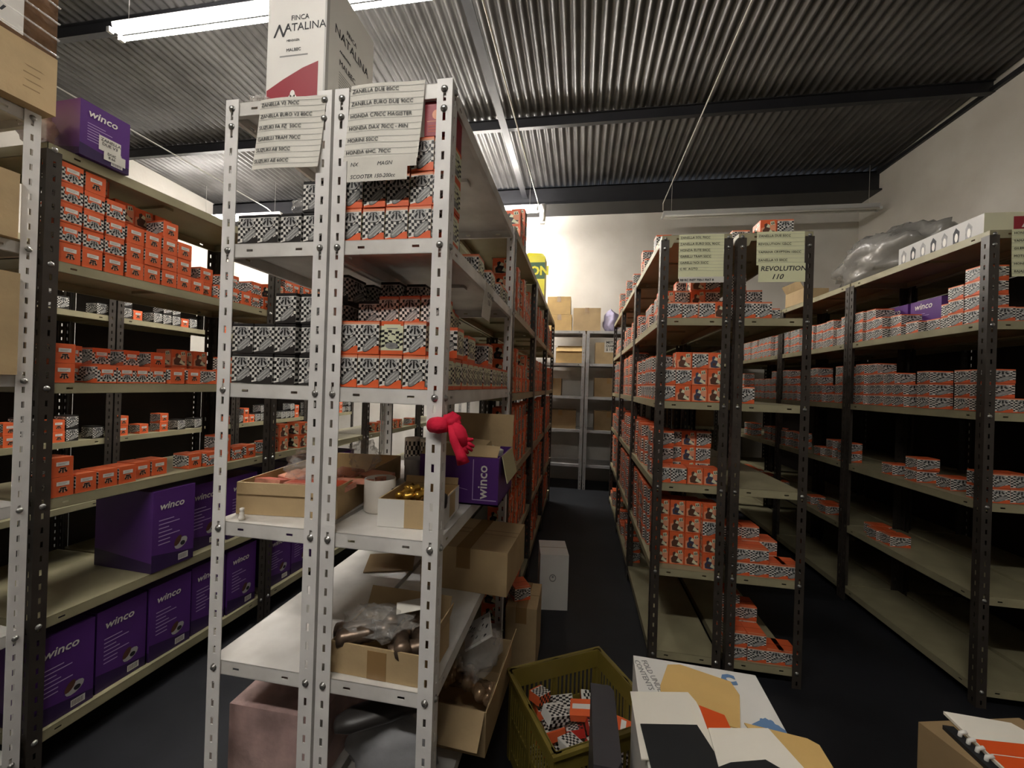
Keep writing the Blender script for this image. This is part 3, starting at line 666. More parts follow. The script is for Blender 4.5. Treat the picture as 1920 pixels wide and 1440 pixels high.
# on the white rack at the left edge
def nl(d, z, w_, d_, h_, label, off, m=None, **k): p = LP(d, off, 0); return carton(w_, d_, h_, label, (p[0], p[1], z), math.pi/2+LR, m, **k)
PRINT = mat('white_printed_tape', 'd6d2cb', .35)
def crate_art(b, w_, d_, h_):
    P = face(b, (-w_/2,0,0), (w_,0,0), (0,0,h_), (0,-1,0))
    for k in range(4): P([(.86+.02*(k%2),.25+.12*k),(.93+.02*(k%2),.25+.12*k),(.93,.27+.12*k),(.86,.27+.12*k)], CBD, 0)
nl(-.28, NLZ[0]+LIP/2+.001, .53, .34, .175, 'brown carton with torn corner on top of the rack at the left edge', -.06, CB, art=crate_art, tape=False)
def film_art(b, w_, d_, h_):
    P = face(b, (-w_/2,0,0), (w_,0,0), (0,0,h_), (0,-1,0)); P([(.30,.15),(.86,.05),(.86,.9),(.30,1)], PRINT, 0)
    r = random.Random(3)
    for k in range(26):
        u = .31+.52*r.random(); v = .14+.7*r.random(); a = .03+.05*r.random()
        P([(u,v),(u+.010,v),(u+.012+a*.4,v+a*2.2),(u+a*.4,v+a*2.2)], INK, 1)
nl(-.28, NLZ[0]+LIP/2+.178, .53, .34, .22, 'carton wrapped in brown film with white printed label, stacked at the top left', -.055, mat('brown_stretch_film', '5f4632', .18, var=.3, scale=20, bump=.8, bscale=18, spec=.9), art=film_art, tape=False)
b = MB()
for k in range(5):
    a = LP(-.54, -.066, NLZ[0]+.26+.045*k); c = LP(-.016, -.066, NLZ[0]+.20+.05*k); b.tube([a, tuple((Vector(a)+Vector(c))/2+Vector((.004,0,-.01))), c], .003, PLAST, 6)
tag(b.build('stretch_film'), 'glossy folds of stretch film round the top left carton', 'plastic film')
nl(-.30, NLZ[1]+LIP/2+.001, .44, .36, .19, 'brown carton on the second shelf of the rack at the left edge', -.045, CB, tape=False)
nl(-.30, NLZ[2]+LIP/2+.001, .46, .36, .30, 'brown carton filling the third shelf of the rack at the left edge', -.04, CB, tape=False)
nl(-.48, NLZ[3]+LIP/2+.001, .50, .36, .30, 'brown carton low on the rack at the left edge, beside its fourth shelf', .0, CB, tape=False)

# ---------------------------------------------------------------- fourth shelf of the near white pair
z4 = WZ[3]+LIP/2+.001
t = carton(.28, .48, .085, 'shallow brown tray box of pink packets on the fourth white shelf', (-.758, .955, z4), .10, CB, flaps=[('f', -86, .03)], tape=False, name='tray_box')
PKT = mat('pink_packet', 'c98a74', .35, var=.25, scale=40)
for k in range(9):
    b = MB(); a = random.uniform(-.5, .5); b.T = Matrix.Translation((-.86+.033*k, 1.03+.05*(k%3), z4+.062+.006*(k%3))) @ Matrix.Rotation(a, 4, 'Z') @ Matrix.Rotation(random.uniform(-.25,.25), 4, 'X')
    b.box((-.045, -.03, 0), (.045, .03, .014), PKT); b.box((-.04, -.025, .014), (.04, .025, .0145), ORD if k%3 == 0 else PK); b.T = Matrix()
    tag(b.build('packet'), 'flat pink packet in the shallow tray box, %s from the left' % ORDN[k], 'packet', 'pink packets in the tray box')
b = MB(); b.blob((-.775, 1.07, z4+.115), .062, .055, .045, PLAST, 3, .45, 3.2); tag(b.build('plastic_bag'), 'crumpled clear bag on the packets, left of the white posts', 'plastic bag')
b = MB(); b.blob((-.655, 1.16, z4+.13), .04, .05, .05, PLAST, 9, .45, 3.2); tag(b.build('plastic_bag'), 'crumpled clear bag rising behind the middle white posts', 'plastic bag')
def mug(x, y, z, r, h, m, label, ang=0, handle=True, art=None, name='mug'):
    t = thing(name, label, 'mug', (x, y, z), ang)
    b = MB(); b.lathe([(0,.002),(r*.9,0),(r,.006),(r,h-.002),(r-.0015,h),(r-.0035,h-.002),(r-.004,.008),(0,.008)], m)
    if art: art(b, r, h)
    b.build('cup', t)
    if handle:
        b = MB(); b.tube([(r-.001+.026*math.sin(q), 0, h*.5+h*.32*math.cos(q)) for q in [math.pi*i/10 for i in range(11)]], .0045, m, 8); b.build('handle', t)
    return t
def mug_art(b, r, h):
    for k, (a0, da, z0, dz) in enumerate(((-2.2,.25,.62,.10),(-2.3,.12,.45,.12),(-2.15,.35,.30,.05),(-1.3,.5,.80,.015),(-1.3,.5,.62,.015),(-1.3,.5,.28,.015),(-1.0,.12,.86,.05))):
        n = 5; e = r+.0003
        vs = [(e*math.cos(a0+da*i/n), e*math.sin(a0+da*i/n), h*z) for z in (z0, z0+dz) for i in range(n+1)]
        b.add(vs, [(i, i+1, n+2+i, n+1+i) for i in range(n)], INK if k != 1 else mat('green_print','4d6a52'), True)
CER = mat('white_ceramic', 'e2dcd2', .25)
mug(-.553, 1.07, z4, .043, .092, CER, 'white printed mug standing between the tray box and white carton', 1.9, False, mug_art)
mug(-.59, 1.42, z4, .045, .085, mat('grey_white_ceramic', 'c6c6c6', .25), 'white mug with its handle up, behind the printed mug', .3)
def chk_art(b, r, h):
    for i in range(24):
        for j in range(5):
            if (i+j) % 2: continue
            a0, a1 = i*math.pi/12, (i+1)*math.pi/12; e = r+.0003; z0, z1 = h*(.15+.15*j), h*(.30+.15*j)
            b.add([(e*math.cos(a0),e*math.sin(a0),z0),(e*math.cos(a1),e*math.sin(a1),z0),(e*math.cos(a1),e*math.sin(a1),z1),(e*math.cos(a0),e*math.sin(a0),z1)], [(0,1,2,3)], BK)
for x_, lb in ((-.87, 'left'), (-.80, 'right')):
    mug(x_+.16, 1.66, z4+(.10 if 0 else 0), .036, .125, CER, 'black and white checkered mug deep on the shelf, %s one of two' % lb, .4, False, chk_art)
b = MB(); b.lathe([(0,0),(.006,0),(.0075,.004),(.0075,.008),(.005,.012),(.006,.018),(.004,.021),(.0055,.024),(.0055,.030),(0,.031)], CER, 16, (-.845, .905, z4)); tag(b.build('screw_piece'), 'tiny white screw piece standing alone on the shelf front', 'screw')
def sc_art(b, w_, d_, h_):
    P = face(b, (-w_/2,0,0), (w_,0,0), (0,0,h_), (0,-1,0)); P(rect(0,0,1,1), WCB, 0); P(rect(.42,0,.75,1), CB, 1)
    P = face(b, (w_/2,0,0), (0,d_,0), (0,0,h_), (1,0,0)); P(rect(0,0,1,1), WCB, 0); P(rect(.42,.1,.75,.95), CB, 1)
carton(.165, .18, .07, 'small white and brown open carton holding brass fittings', (-.413, .955, z4), .06, CB, flaps=[('b', 70, .02)], tape=False, art=sc_art)
BR = mat('brass', 'b98f3d', .3, metal=.8)
for k, (x_, y_, rx) in enumerate(((-.47,1.02,.4),(-.44,1.0,1.2),(-.45,1.05,2.2),(-.42,1.04,.2),(-.47,1.07,2.8),(-.41,1.0,1.7),(-.44,1.08,.9))):
    b = MB(); b.T = Matrix.Translation((x_, y_, z4+.060+.005*(k%3))) @ Matrix.Rotation(rx, 4, 'Z') @ Matrix.Rotation(1.2, 4, 'X')
    b.lathe([(0,-.02),(.007,-.02),(.007,-.004),(.0125,-.004),(.0125,.006),(.008,.008),(.008,.022),(.005,.024),(0,.024)], BR, 8)
    b.T = Matrix(); tag(b.build('brass_fitting'), 'brass hose fitting heaped in the small white and brown carton', 'fitting', 'brass fittings in the carton')
b = MB(); b.lathe([(0,0),(.018,0),(.02,.01),(.02,.03),(.012,.036),(0,.036)], BKC, 14, (-.345, .985, z4+.05)); tag(b.build('rubber_stopper'), 'black rubber stopper in the small carton behind the white post', 'stopper')
# open purple carton with flaps and contents
t = thing('purple_carton', 'open purple carton with brown flaps, sticking out of the fourth white shelf', 'carton', (-.36, 1.19, z4), 0)
b = MB(); W_, D_, H_ = .25, .24, .145
for a, c in (((-W_/2,0,0),(W_/2,.004,H_)),((-W_/2,D_-.004,0),(W_/2,D_,H_)),((-W_/2,.004,0),(-W_/2+.004,D_-.004,H_)),((W_/2-.004,.004,0),(W_/2,D_-.004,H_)),((-W_/2,0,0),(W_/2,D_,.004))): b.box(a, c, PUR)
P = face(b, (-W_/2,0,0), (W_,0,0), (0,0,H_), (0,-1,0)); P(rect(.08,.78,.2,.98), GYL, 0); P(rect(.1,.8,.18,.96), PURD, 1); P(rect(.68,.1,.69,.95), PURL, 0); P(rect(.69,.1,.98,.12), PURL, 0); P([(.3,.4),(.62,.3),(.62,.31),(.3,.41)], PURL, 0)
b.build('body', t); o = text(t, 'winco', .042, (W_*.36, -.0012, .02), WT, bold=.0006); o.rotation_euler = (0, -math.pi/2, 0)
for a, c, rx, nm in (((-W_/2,D_,H_), (W_, .115), 82, 'flap'), ((-W_/2+.005,.0,H_), (W_-.01, .05), 158, 'flap')):
    b = MB(); b.box((0,0,0), (c[0], c[1], .003), CB); o = b.build('flap', t); o.location = a; o.rotation_euler = (math.radians(rx) if rx < 90 else math.radians(35), 0, 0)
b = MB(); b.box((0,-.09,-.085),(.003,.09,0), mat('pale_flap','b5ad86',.6)); o = b.build('flap', t); o.location = (W_/2+.002, .12, H_+.002); o.rotation_euler = (0, -.22, 0)
for k, (dx, dy, dz, a, m_) in enumerate(((-.02,.10,.02,.3,WCB),(.05,.13,.025,-.5,WCB),(-.06,.15,.03,.9,CR),(.03,.08,.03,1.2,CB))):
    b = MB(); b.T = Matrix.Translation((-.36+dx, 1.19+dy, z4+H_+dz-.03)) @ Matrix.Rotation(a, 4, 'Z') @ Matrix.Rotation(.5-.3*k, 4, 'Y'); b.box((-.05,-.035,0),(.05,.035,.02), m_); b.T = Matrix()
    tag(b.build('small_packet'), ['white packet leaning left in the open purple carton','pale packet tilted right in the open purple carton','cream packet at the back of the open purple carton','brown folded card piece on top in the open purple carton'][k], 'packet')
# red gloves knotted on the post
t = thing('rubber_gloves', 'red rubber gloves knotted round the front white post', 'rubber gloves', (-.314, .878, 1.166)); t.scale = (.8, .8, .8)
GLV = mat('red_rubber', 'd02440', .75, spec=.15, bump=.5, bscale=25)
b = MB()
b.tube([(-.022,.004,.045),(.0,-.010,.047),(.03,-.012,.05)], .02, GLV, 12, rs=[.022,.024,.02])
b.blob((.038, -.006, .058), .027, .018, .026, GLV, 4, .25, 2, flat=False); b.build('knot', t)
b = MB(); b.tube([(.04,-.008,.06),(.062,-.008,.03),(.075,-.006,-.005)], .02, GLV, 12, rs=[.014,.020,.019])
for q, (ex, ez) in enumerate(((.102,.012),(.106,-.008),(.1,-.02),(.088,-.028))): b.tube([(.07,-.006,.008-.006*q), ((.07+ex)/2,-.008-.002*q,(.0+ez)/2+.004), (ex,-.006,ez)], .006, GLV, 8, rs=[.009,.0075,.004])
b.build('glove', t)
b = MB(); b.tube([(.04,-.012,.05),(.052,-.016,.01),(.07,-.016,-.03),(.078,-.014,-.055)], .018, GLV, 12, rs=[.012,.015,.015,.018]); b.build('glove', t)

# ---------------------------------------------------------------- fifth shelf and below
z5 = WZ[4]+LIP/2+.001
def wrapped(x, y, z, w_, n, label, grp, seed, m=None):
    r = random.Random(seed)
    for k in range(n):
        b = MB(); a = r.uniform(0, 3.1); b.T = Matrix.Translation((x+w_*(r.random()-.5), y+w_*.6*(r.random()-.5), z+.012*(k%3))) @ Matrix.Rotation(a, 4, 'Z') @ Matrix.Rotation(1.45, 4, 'X')
        b.lathe([(0,-.045),(.02,-.045),(.021,-.03),(.019,-.02),(.021,-.01),(.019,.0),(.021,.01),(.019,.02),(.021,.03),(.02,.045),(0,.045)], m or mat('dark_steel_part','6a5a4c',.35,metal=.6,var=.4,scale=30), 12)
        b.T = Matrix(); tag(b.build('metal_part'), label, 'metal part', grp)
carton(.25, .16, .075, 'low open carton with tape, full of wrapped metal parts on fifth white shelf', (-.462, .905, z5), -.03, CB, flaps=[('b', 60, .055), ('r', 75, .05)])
wrapped(-.47, .985, z5+.055, .17, 9, 'dark ribbed metal part in the low open carton on the fifth shelf', 'metal parts in the low carton', 5)
b = MB(); b.blob((-.50, .985, z5+.09), .085, .06, .03, PLAST, 12, .45, 3.4); tag(b.build('plastic_bag'), 'clear crumpled bag over the metal parts in the low carton', 'plastic bag')
b = MB(); b.T = Matrix.Translation((-.43, 1.02, z5+.12)) @ Matrix.Rotation(.3, 4, 'X') @ Matrix.Rotation(.4, 4, 'Z'); b.box((-.035,-.02,0),(.035,.02,.001), PAP); b.T = Matrix(); tag(b.build('paper_slip'), 'small white slip on top of the low open carton', 'paper slip')
def dent(b, w_, d_, h_): 
    P = face(b, (-w_/2,0,h_), (w_,0,0), (0,d_,0), (0,0,1)); P(rect(.55,0,.57,1), CBD, 0); P(rect(.0,.62,1,.64), CBD, 0)
carton(.315, .30, .148, 'large battered brown carton overhanging the fifth white shelf toward the aisle', (-.383, 1.355, z5), -.06, CB, art=dent)
b = MB(); b.T = Matrix.Translation((-.72, 1.50, z5)) @ Matrix.Rotation(.35, 4, 'Z'); b.box((-.09,-.08,0),(.09,.08,.004), CBD); b.T = Matrix(); tag(b.build('cardboard_sheet'), 'loose piece of brown cardboard lying on the fifth white shelf', 'cardboard')
z6 = WZ[5]+LIP/2+.001
carton(.26, .62, .19, 'long pinkish wrapped box on the bottom shelf of the left white rack', (-.775, .95, z6), 0, mat('pinkish_wrap', 'a98d88', .4, var=.3, scale=9, bump=.7, bscale=16), tape=False)
b = MB(); b.blob((-.46, 1.005, z6+.105), .12, .072, .10, mat('grey_sack', '8d8d8f', .6, bump=.6, bscale=12), 6, .2, 2); tag(b.build('sack'), 'grey sack slumped on the bottom shelf of the right white rack', 'sack')
b = MB(); b.T = Matrix.Translation((-.46, .99, z6+.19)) @ Matrix.Rotation(.75, 4, 'Z') @ Matrix.Rotation(-.25, 4, 'Y'); b.lathe([(0,-.13),(.02,-.125),(.034,-.09),(.037,0),(.034,.08),(.02,.125),(0,.13)], BKC, 20); b.T = Matrix.Translation((-.46, .97, z6+.205))
o = b.mesh('black_case')
for v in o.vertices:
    x, y, z = v.co-Vector((-.46,.99,z6+.19)); c, s = math.cos(.8), math.sin(.8); z, x = x*.5, z; v.co = (-.46+x*c-y*s, .97+x*s+y*c, z6+.235+z*1.3+x*.12)
tag(link('black_case', o), 'rounded black case resting on the grey sack', 'case')

# ---------------------------------------------------------------- things on the floor
carton(.14, .24, .30, 'brown carton on the floor behind the white rack with small box on top', (-.232, 1.80, 0), 0, CB)
PL.append(('flat', Matrix.Translation((-.235, 1.86, .302)) @ Matrix.Rotation(.5, 4, 'Z'), 'single checkered box standing on the brown floor carton beside the white rack'))
def wb(b, w_, d_, h_):
    P = face(b, (-w_/2,0,0), (w_,0,0), (0,0,h_), (0,-1,0)); P(ell(.45,.58,.12,.07,n=16), INKG, 0); P(ell(.45,.58,.09,.05,n=16), WCB, 1); P(ell(.45,.60,.04,.02), INKG, 2)
carton(.165, .22, .32, 'upright whitish carton with round emblem on the middle aisle floor', (-.118, 2.36, 0), .15, WCB, art=wb, tape=False)
t = carton(.235, .34, .13, 'open brown carton of plastic-wrapped parts jutting from the bottom white shelf', (-.355, 1.14, z6), -.05, CB, flaps=[('f', -40, .09), ('r', 70, .05)], tape=False)
wrapped(-.35, 1.30, z6+.085, .16, 9, 'shiny wrapped cylinder in the open carton on the bottom white shelf', 'wrapped cylinders in the jutting carton', 8, mat('film_wrapped_part', 'a58a6c', .15, metal=.5, var=.4, scale=25, bump=.6, bscale=30))
b = MB(); b.T = Matrix.Translation((-.33,1.40,.42)) @ Matrix.Rotation(-.5,4,'Y') @ Matrix.Rotation(.3,4,'Z'); b.box((-.05,-.09,0),(.05,.09,.008), WCB)
P = face(b, (-.05,-.09,.008), (.1,0,0), (0,.18,0), (0,0,1))
for k in range(12): P(ell(random.random()*.8+.1, random.random()*.8+.1, .06, .03, random.random()), INK, 0)
b.T = Matrix(); tag(b.build('printed_packet'), 'white printed packet standing in the jutting open carton', 'packet')
b = MB(); b.blob((-.31,1.33,.40), .07, .11, .05, PLAST, 21, .4, 3); tag(b.build('plastic_bag'), 'glossy clear bag over the wrapped cylinders in the jutting carton', 'plastic bag')
# yellow crate
t = thing('plastic_crate', 'yellow slotted plastic crate of loose packets on the floor', 'crate', (.03, 1.35, 0), .54)
YC = mat('yellow_crate_plastic', '74662a', .45, var=.1, scale=6)
CW, CD, CH = .36, .34, .30; b = MB()
def cwall(x0, y0, x1, y1):
    L = math.hypot(x1-x0, y1-y0); a = math.atan2(y1-y0, x1-x0); b.T = Matrix.Translation((x0, y0, 0)) @ Matrix.Rotation(a, 4, 'Z')
    b.box((0,0,0),(L,.005,.04), YC); b.box((0,0,.13),(L,.005,.15), YC); b.box((0,0,.235),(L,.005,CH), YC)
    n_ = int(L/.018)
    for k in range(n_+1): b.box((k*(L-.007)/n_, .0005, .04), (k*(L-.007)/n_+.007, .0045, .235), YC)
    for f_ in (0, .5, 1): b.box((f_*(L-.02), -.004, 0), (f_*(L-.02)+.02, .0, CH), YC)
    b.T = Matrix()
cwall(-CW/2, -CD/2, CW/2, -CD/2); cwall(CW/2, -CD/2, CW/2, CD/2); cwall(CW/2, CD/2, -CW/2, CD/2); cwall(-CW/2, CD/2, -CW/2, -CD/2)
b.box((-CW/2,-CD/2,0),(CW/2,CD/2,.006), YC); b.build('basket', t)
b = MB()
for a, c in (((-CW/2-.012,-CD/2-.012,CH-.012),(CW/2+.012,-CD/2+.002,CH)),((-CW/2-.012,CD/2-.002,CH-.012),(CW/2+.012,CD/2+.012,CH)),((-CW/2-.012,-CD/2,CH-.012),(-CW/2+.002,CD/2,CH)),((CW/2-.002,-CD/2,CH-.012),(CW/2+.012,CD/2,CH))): b.box(a, c, YC)
b.build('rim', t)
r = random.Random(11); RDP = mat('bright_red_packet', 'b8342a', .4)
cr = Matrix.Translation((.03, 1.35, 0)) @ Matrix.Rotation(.54, 4, 'Z')
k = 0
for lay in range(5):
    for q in range(9 if lay < 4 else 7):
        b = MB(); u = -.10+.10*(q%3)+r.uniform(-.02,.02); v = -.10+.10*(q//3)+r.uniform(-.02,.02)
        b.T = cr @ Matrix.Translation((u*.95, v*.9, .012+.053*lay)) @ Matrix.Rotation(r.uniform(0,3), 4, 'Z') @ Matrix.Rotation(r.uniform(-.35,.35), 4, 'X') @ Matrix.Rotation(r.uniform(-.35,.35), 4, 'Y')
        w_, d_, h_ = r.uniform(.055,.08), r.uniform(.045,.06), r.uniform(.018,.035); m_ = [RDP, WT, OR, WT][r.randrange(4)]
        b.box((-w_/2,-d_/2,0),(w_/2,d_/2,h_), m_); P = face(b, (-w_/2,-d_/2,h_), (w_,0,0), (0,d_,0), (0,0,1))
        if r.random() < .7: P(rect(0,0,1,.9) if m_ is not RDP else rect(0,.3,1,1), WT, 0); checker(P, 0, .05, 1, .85, 7, 6, BK, 1, .03)
        else: P(rect(.1,.3,.9,.6), OR if m_ is WT else WT, 0)
        P = face(b, (-w_/2,-d_/2,0), (w_,0,0), (0,0,h_), (0,-1,0)); checker(P, 0, 0, 1, 1, 7, 3, BK, 0)
        PKL = '%s crushed packet, %s layer in the yellow crate, %s %s' % ('red' if m_ is RDP else 'orange' if m_ is OR else 'white', ('bottom','second','third','fourth','top')[lay], ('near','middle','far')[q//3], ('left','centre','right')[q%3])
        b.T = Matrix(); tag(b.build('crushed_packet'), PKL, 'packet', 'packets in the yellow crate')
# dark bin and cartons in the near right corner
b = MB(); b.prism([(-.03,-.12),(.02,-.12),(.03,-.10),(.03,.10),(.02,.12),(-.03,.12)], 0, .50, mat('dark_grey_plastic','3c3a3d',.5)); tag(b.build('bin', loc=(.082, 1.0, 0), rz=.0), 'narrow dark grey bin between the yellow crate and white carton', 'bin')
def gl(b, w_, d_, h_):
    P = face(b, (-w_/2,0,h_), (w_,0,0), (0,d_,0), (0,0,1))
    P([(.86,.30),(.97,.25),(1,.55),(.9,.62),(.78,.55)], mat('blue_print','5f7fa6'), 0); P([(.80,.2),(1,.08),(1,.32),(.86,.36)], INK, 0)
    for k in range(5): P(ell(.84+.03*k,.56+.03*(k%2),.018,.02), MATS['blue_print'], 1)
carton(.30, .34, .32, 'brown carton under the white printed carton, bottom right of view', (.275, .675, 0), -.06, CB, tape=False)
t = carton(.27, .34, .328, 'white printed carton with flattened folders on top, bottom right of view', (.268, .680, .322), -.04, WCB, art=gl, tape=False, name='printed_carton')
o = text(t, 'FOLD UNDER\nCONTENTS', .018, (-.118, .325, .3292), INKG); o.rotation_euler = (-math.pi/2, 0, 0); o.rotation_euler = (math.radians(-90), 0, math.radians(-75))
o = text(t, 'C', .04, (.055, .295, .3292), MATS['blue_print'], bold=.003); o.rotation_euler = (-math.pi/2, 0, 0)
KR = mat('kraft_envelope', 'cda968', .7, var=.06, scale=9); BLK = mat('black_folder', '1b1c1e', .6); ORF = mat('orange_folder', 'd4501c', .5); WF = mat('white_folder', 'e6e0d2', .5)
def flat(name, poly, z, m, label, cat, t_=.002):
    b = MB(); b.prism(poly, z, z+t_, m); return tag(b.build(name), label, cat)
zz = .6535
flat('envelope', [(.180,.856),(.323,.844),(.355,.936),(.350,.975),(.251,1.01),(.222,1.003),(.192,.93)], .6515, KR, 'large kraft envelope lying across the back of the white printed carton', 'envelope')
flat('folder', [(.124,.735),(.268,.760),(.262,.84),(.256,.893),(.246,.917),(.124,.893)], .6545, WF, 'white folder on the left of the carton, under the black one', 'folder')
flat('folder', [(.258,.824),(.302,.833),(.301,.864),(.258,.880)], .6575, ORF, 'small orange folder corner between the kraft envelope and white folders', 'folder')
flat('folder', [(.138,.705),(.262,.735),(.239,.824),(.132,.804)], .6605, BLK, 'black folder on the left of the white printed carton', 'folder')
flat('folder', [(.250,.735),(.395,.761),(.370,.840),(.257,.817)], .6635, WF, 'white folder on the right, over the second kraft envelope', 'folder')
flat('envelope', [(.385,.75),(.452,.77),(.455,.835),(.440,.846),(.336,.860),(.345,.82)], .6515, KR, 'kraft envelope sticking out at the right of the white printed carton', 'envelope')
flat('folder', [(.225,.70),(.36,.72),(.356,.749),(.334,.764),(.272,.746),(.233,.724)], .6665, BLK, 'black folder at the bottom edge of view on the white carton', 'folder')
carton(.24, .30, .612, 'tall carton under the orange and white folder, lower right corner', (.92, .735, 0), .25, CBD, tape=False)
b = MB(); pl_ = [(.800,1.029),(.918,1.023),(.945,.97),(.99,.90),(.90,.82),(.79,.87)]
b.prism(pl_, .614, .620, WF); b.add([(.797,.958,.6205),(.93,.968,.6205),(.985,.90,.6205),(.90,.825,.6205),(.795,.872,.6205)], [(0,4,3,2,1)], ORF); b.add([(.80,.925,.6208),(.955,.932,.6208),(.955,.930,.6208),(.80,.923,.6208)], [(0,3,2,1)], WF)
tag(b.build('folder'), 'white folder with an orange band in the lower right corner', 'folder')
b = MB()
for k in range(4): b.tube([(.775,.96-.018*k,.60),(.777,.96-.018*k,.612),(.787,.96-.018*k,.615)], .0035, WCB, 8)
b.box((.765,.86,.585),(.785,.985,.605), BLK)
b2 = tag(b.build('dark_clip'), 'dark ribbed clip at the left edge of the orange-banded folder', 'clip'); b2.location = (.0, 0, .0155)

# ---------------------------------------------------------------- things on top of the far racks
FT = RZ[0]+LIP/2+.001
def pg(b, w_, d_, h_):
    P = face(b, (-w_/2,d_,0), (0,-d_,0), (0,0,h_), (-1,0,0)); P(rect(0,0,1,1), GYL, 0)
    for k in range(7): P([(.04+.13*k,.05),(.10+.13*k,.05),(.11+.13*k,.6),(.07+.13*k,.85),(.04+.13*k,.6)], INK if k%2 else GY, 1); P(ell(.075+.13*k,.35,.018,.22), WT, 2)
    P = face(b, (-w_/2,0,0), (w_,0,0), (0,0,h_), (0,-1,0)); P(rect(.30,.1,.97,.8), RED, 0); P([(.38,.3),(.46,.3),(.42,.6)], WT, 1); P(rect(.60,.3,.72,.4), WT, 1); P(rect(.64,.3,.68,.6), WT, 1)
carton(.36, .48, .095, 'flat white carton with red label on the right-hand rack top', (1.895, 2.08, FT), .0, mat('cream_carton','d6d3b4',.5), art=pg, tape=False)
b = MB(); b.blob((1.97, 3.02, FT+.165), .22, .37, .20, PLASTG, 31, .3, 2.6, 40, 26); tag(b.build('plastic_sack'), 'big grey clear plastic sack on the right-hand racks behind the cartons', 'sack')
carton(.18, .26, .11, 'small brown open carton behind the right aisle list, on rack top', (1.79, 3.50, FT), .05, CB, flaps=[('l', 60, .07), ('b', 60, .1)], tape=False)
b = MB(); b.blob((.86, 2.52, RZ[1]+LIP/2+.10), .12, .2, .11, mat('dark_sack','4b4745',.5,bump=.8,bscale=12), 14, .3, 2.4); tag(b.build('sack'), 'dark crumpled sack on the second shelf beside the right aisle rack end', 'sack')
# purple cartons deep on the far right shelf
for k in range(2): winco(.2, .15, .20, 'dim purple carton on the far right second shelf, %s' % ('nearer' if k == 0 else 'farther'), (FX+.155, 2.55+.22*k, RZ[1]+LIP/2+.001), -math.pi/2)
# end rack cartons
ET = 2.0+LIP/2+.001
def ec(x, z, w_, h_, label, m=None, **k): return carton(w_, .3, h_, label, (x, 5.24, z), 0, m, **k)
ec(-.30, ET, .32, .21, 'lower brown carton of two on the grey end rack top', mat('tan_cardboard', 'bfa06a', .7, var=.1))
ec(-.31, ET+.212, .30, .23, 'upper brown carton of two on the grey end rack top', MATS['tan_cardboard'])
ec(.05, ET, .345, .295, 'brown carton in the middle of the grey end rack top', CB)
b = MB(); b.blob((.36, 5.36, ET+.13), .10, .12, .15, mat('pale_lilac_bag', 'b9b0cc', .35, bump=.5, bscale=12), 17, .25); tag(b.build('plastic_bag'), 'pale lilac bag at the right on the grey end rack top', 'plastic bag')
ec(-.15, 1.585+.019, .36, .20, 'slumped brown carton on the second shelf of the grey end rack', MATS['tan_cardboard'], flaps=[('f', -60, .06), ('b', 60, .06)], tape=False)
ec(.36, 1.585+.019, .38, .27, 'brown carton with white note on the second shelf of the end rack', CB)
b = MB(); b.box((.28, 5.232, 1.75), (.50, 5.2335, 1.90), PAP); bo = b.build('note'); tag(bo, 'white printed note on the carton of the grey end rack', 'note'); text(bo, 'METAL\nDIAMA\n$ 1500', .045, (.30, 5.231, 1.86), bold=.001)
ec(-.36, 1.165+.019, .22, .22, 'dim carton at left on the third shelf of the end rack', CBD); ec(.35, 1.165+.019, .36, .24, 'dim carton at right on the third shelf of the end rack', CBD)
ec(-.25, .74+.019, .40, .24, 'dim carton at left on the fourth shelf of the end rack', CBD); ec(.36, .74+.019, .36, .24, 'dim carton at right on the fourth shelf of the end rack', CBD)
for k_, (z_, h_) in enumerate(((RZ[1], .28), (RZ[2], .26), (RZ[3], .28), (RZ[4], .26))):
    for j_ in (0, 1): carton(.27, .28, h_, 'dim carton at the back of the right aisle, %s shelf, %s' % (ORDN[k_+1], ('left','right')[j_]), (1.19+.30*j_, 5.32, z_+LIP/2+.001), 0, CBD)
# yellow and green sack on the middle-left row
b = MB(); YG = mat('yellow_sack', 'e2d83a', .4, bump=.5, bscale=12); zt = LZ[0]+LIP/2; b.box((-.50, 3.30, zt+.001), (-.32, 3.46, zt+.34), YG)
for s_ in range(1): b.add([(-.50,3.30,zt+.34),(-.32,3.30,zt+.34),(-.32,3.46,zt+.34),(-.50,3.46,zt+.34),(-.47,3.38,zt+.40),(-.35,3.38,zt+.39)], [(0,1,5,4),(2,3,4,5),(1,2,5),(3,0,4)], YG)
P = face(b, (-.50,3.30,zt), (.18,0,0), (0,0,.34), (0,-1,0)); P(rect(0,.46,1,.86), mat('green_print','3d7a45',.5), 0)
t_ = tag(b.build('printed_sack'), 'yellow and green printed sack on top of the row behind the white rack', 'sack'); text(t_, 'LON', .10, (-.495, 3.298, zt+.19), YG, bold=.004)
# cartons in the middle-left row lower left side, seen below the white shelves
for k in range(3): winco(.26, .2, .28, 'purple carton standing behind the white rack lowest shelves, %s' % ORDN[k], (-.90, 1.99+.27*k, LZ[4]+LIP/2+.001), -math.pi/2)
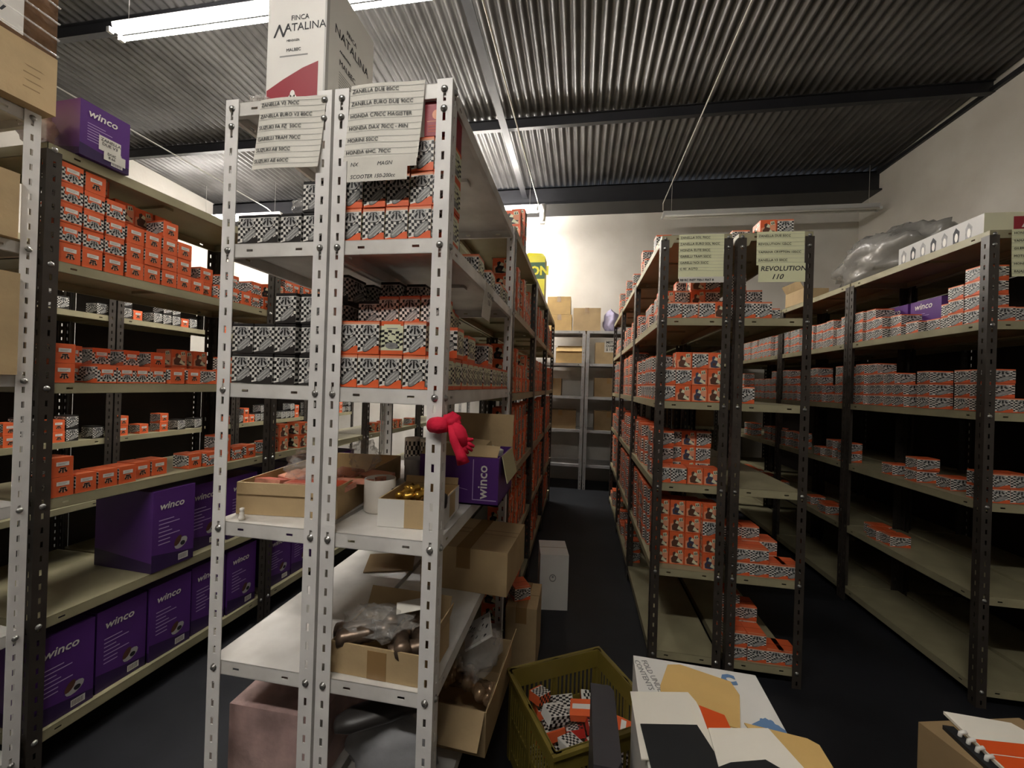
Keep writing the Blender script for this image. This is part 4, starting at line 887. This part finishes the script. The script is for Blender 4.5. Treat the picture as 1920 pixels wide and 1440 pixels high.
# ---------------------------------------------------------------- finishing of the product boxes
from bpy_extras.object_utils import world_to_camera_view
def finish_boxes():
    bpy.context.view_layer.update()
    objs = []
    for kd, m, nm in PL:
        o = bpy.data.objects.new('product_box', BOXM[kd]); o.matrix_world = m; C.objects.link(o); objs.append(o)
    bpy.context.view_layer.update(); dg = bpy.context.evaluated_depsgraph_get()
    score = {}
    for (kd, m, nm), o in zip(PL, objs):
        w_, d_, h_ = KIND[kd]; hit = 0
        for u, v, y in ((-.4,.15,0),(.4,.15,0),(0,.5,0),(-.4,.85,0),(.4,.85,0),(.49,.8,.5),(-.49,.8,.5),(.49,.4,.5),(-.49,.4,.5),(0,1,.3)):
            p = m @ Vector((u*w_, y*d_, v*h_)); c = world_to_camera_view(sc, camo, p)
            if not (0 < c.x < 1 and 0 < c.y < 1 and c.z > 0): continue
            d = (p-CAM); L = d.length; d.normalize()
            ok, loc, nrm, idx, ob, mt = sc.ray_cast(dg, CAM, d, distance=L+.05)
            if ok and ob and ob.original == o: hit += 1
        dist = (m.translation-CAM).length
        score[o] = hit*w_*h_/(dist*dist) if hit else 0
    out = []
    for black in (True, False):
        grp = [(o, p) for o, p in zip(objs, PL) if (p[0] == 'black') == black]
        grp.sort(key=lambda q: -score[q[0]])
        keep = [q for q in grp[:300 if not black else 60] if score[q[0]] > 0]
        for o, p in keep:
            tag(o, p[2], 'product box', 'black checkered boxes on the racks' if black else 'orange boxes on the racks')
        kept = set(q[0] for q in keep); out += [q for q in grp if q[0] not in kept]
    print('BOXES', len(PL), 'kept', len(PL)-len(out), 'rest visible', sum(1 for o, p in out if score[o] > 0))
    b = MB()
    for o, (kd, m, nm) in out:
        me = BOXM[kd]; b.T = m; mats = [q for q in me.materials]
        o0 = len(b.v); b.v += [tuple(m @ v.co) for v in me.vertices]
        idx = [b.mi(q) for q in mats]
        for p in me.polygons: b.f.append([o0+i for i in p.vertices]); b.m.append(idx[p.material_index]); b.sm.append(False)
        bpy.data.objects.remove(o)
    b.T = Matrix()
    tag(b.build('product_boxes'), 'the many further orange and checkered boxes deep in the racks', 'product boxes', kind='stuff')
finish_boxes()
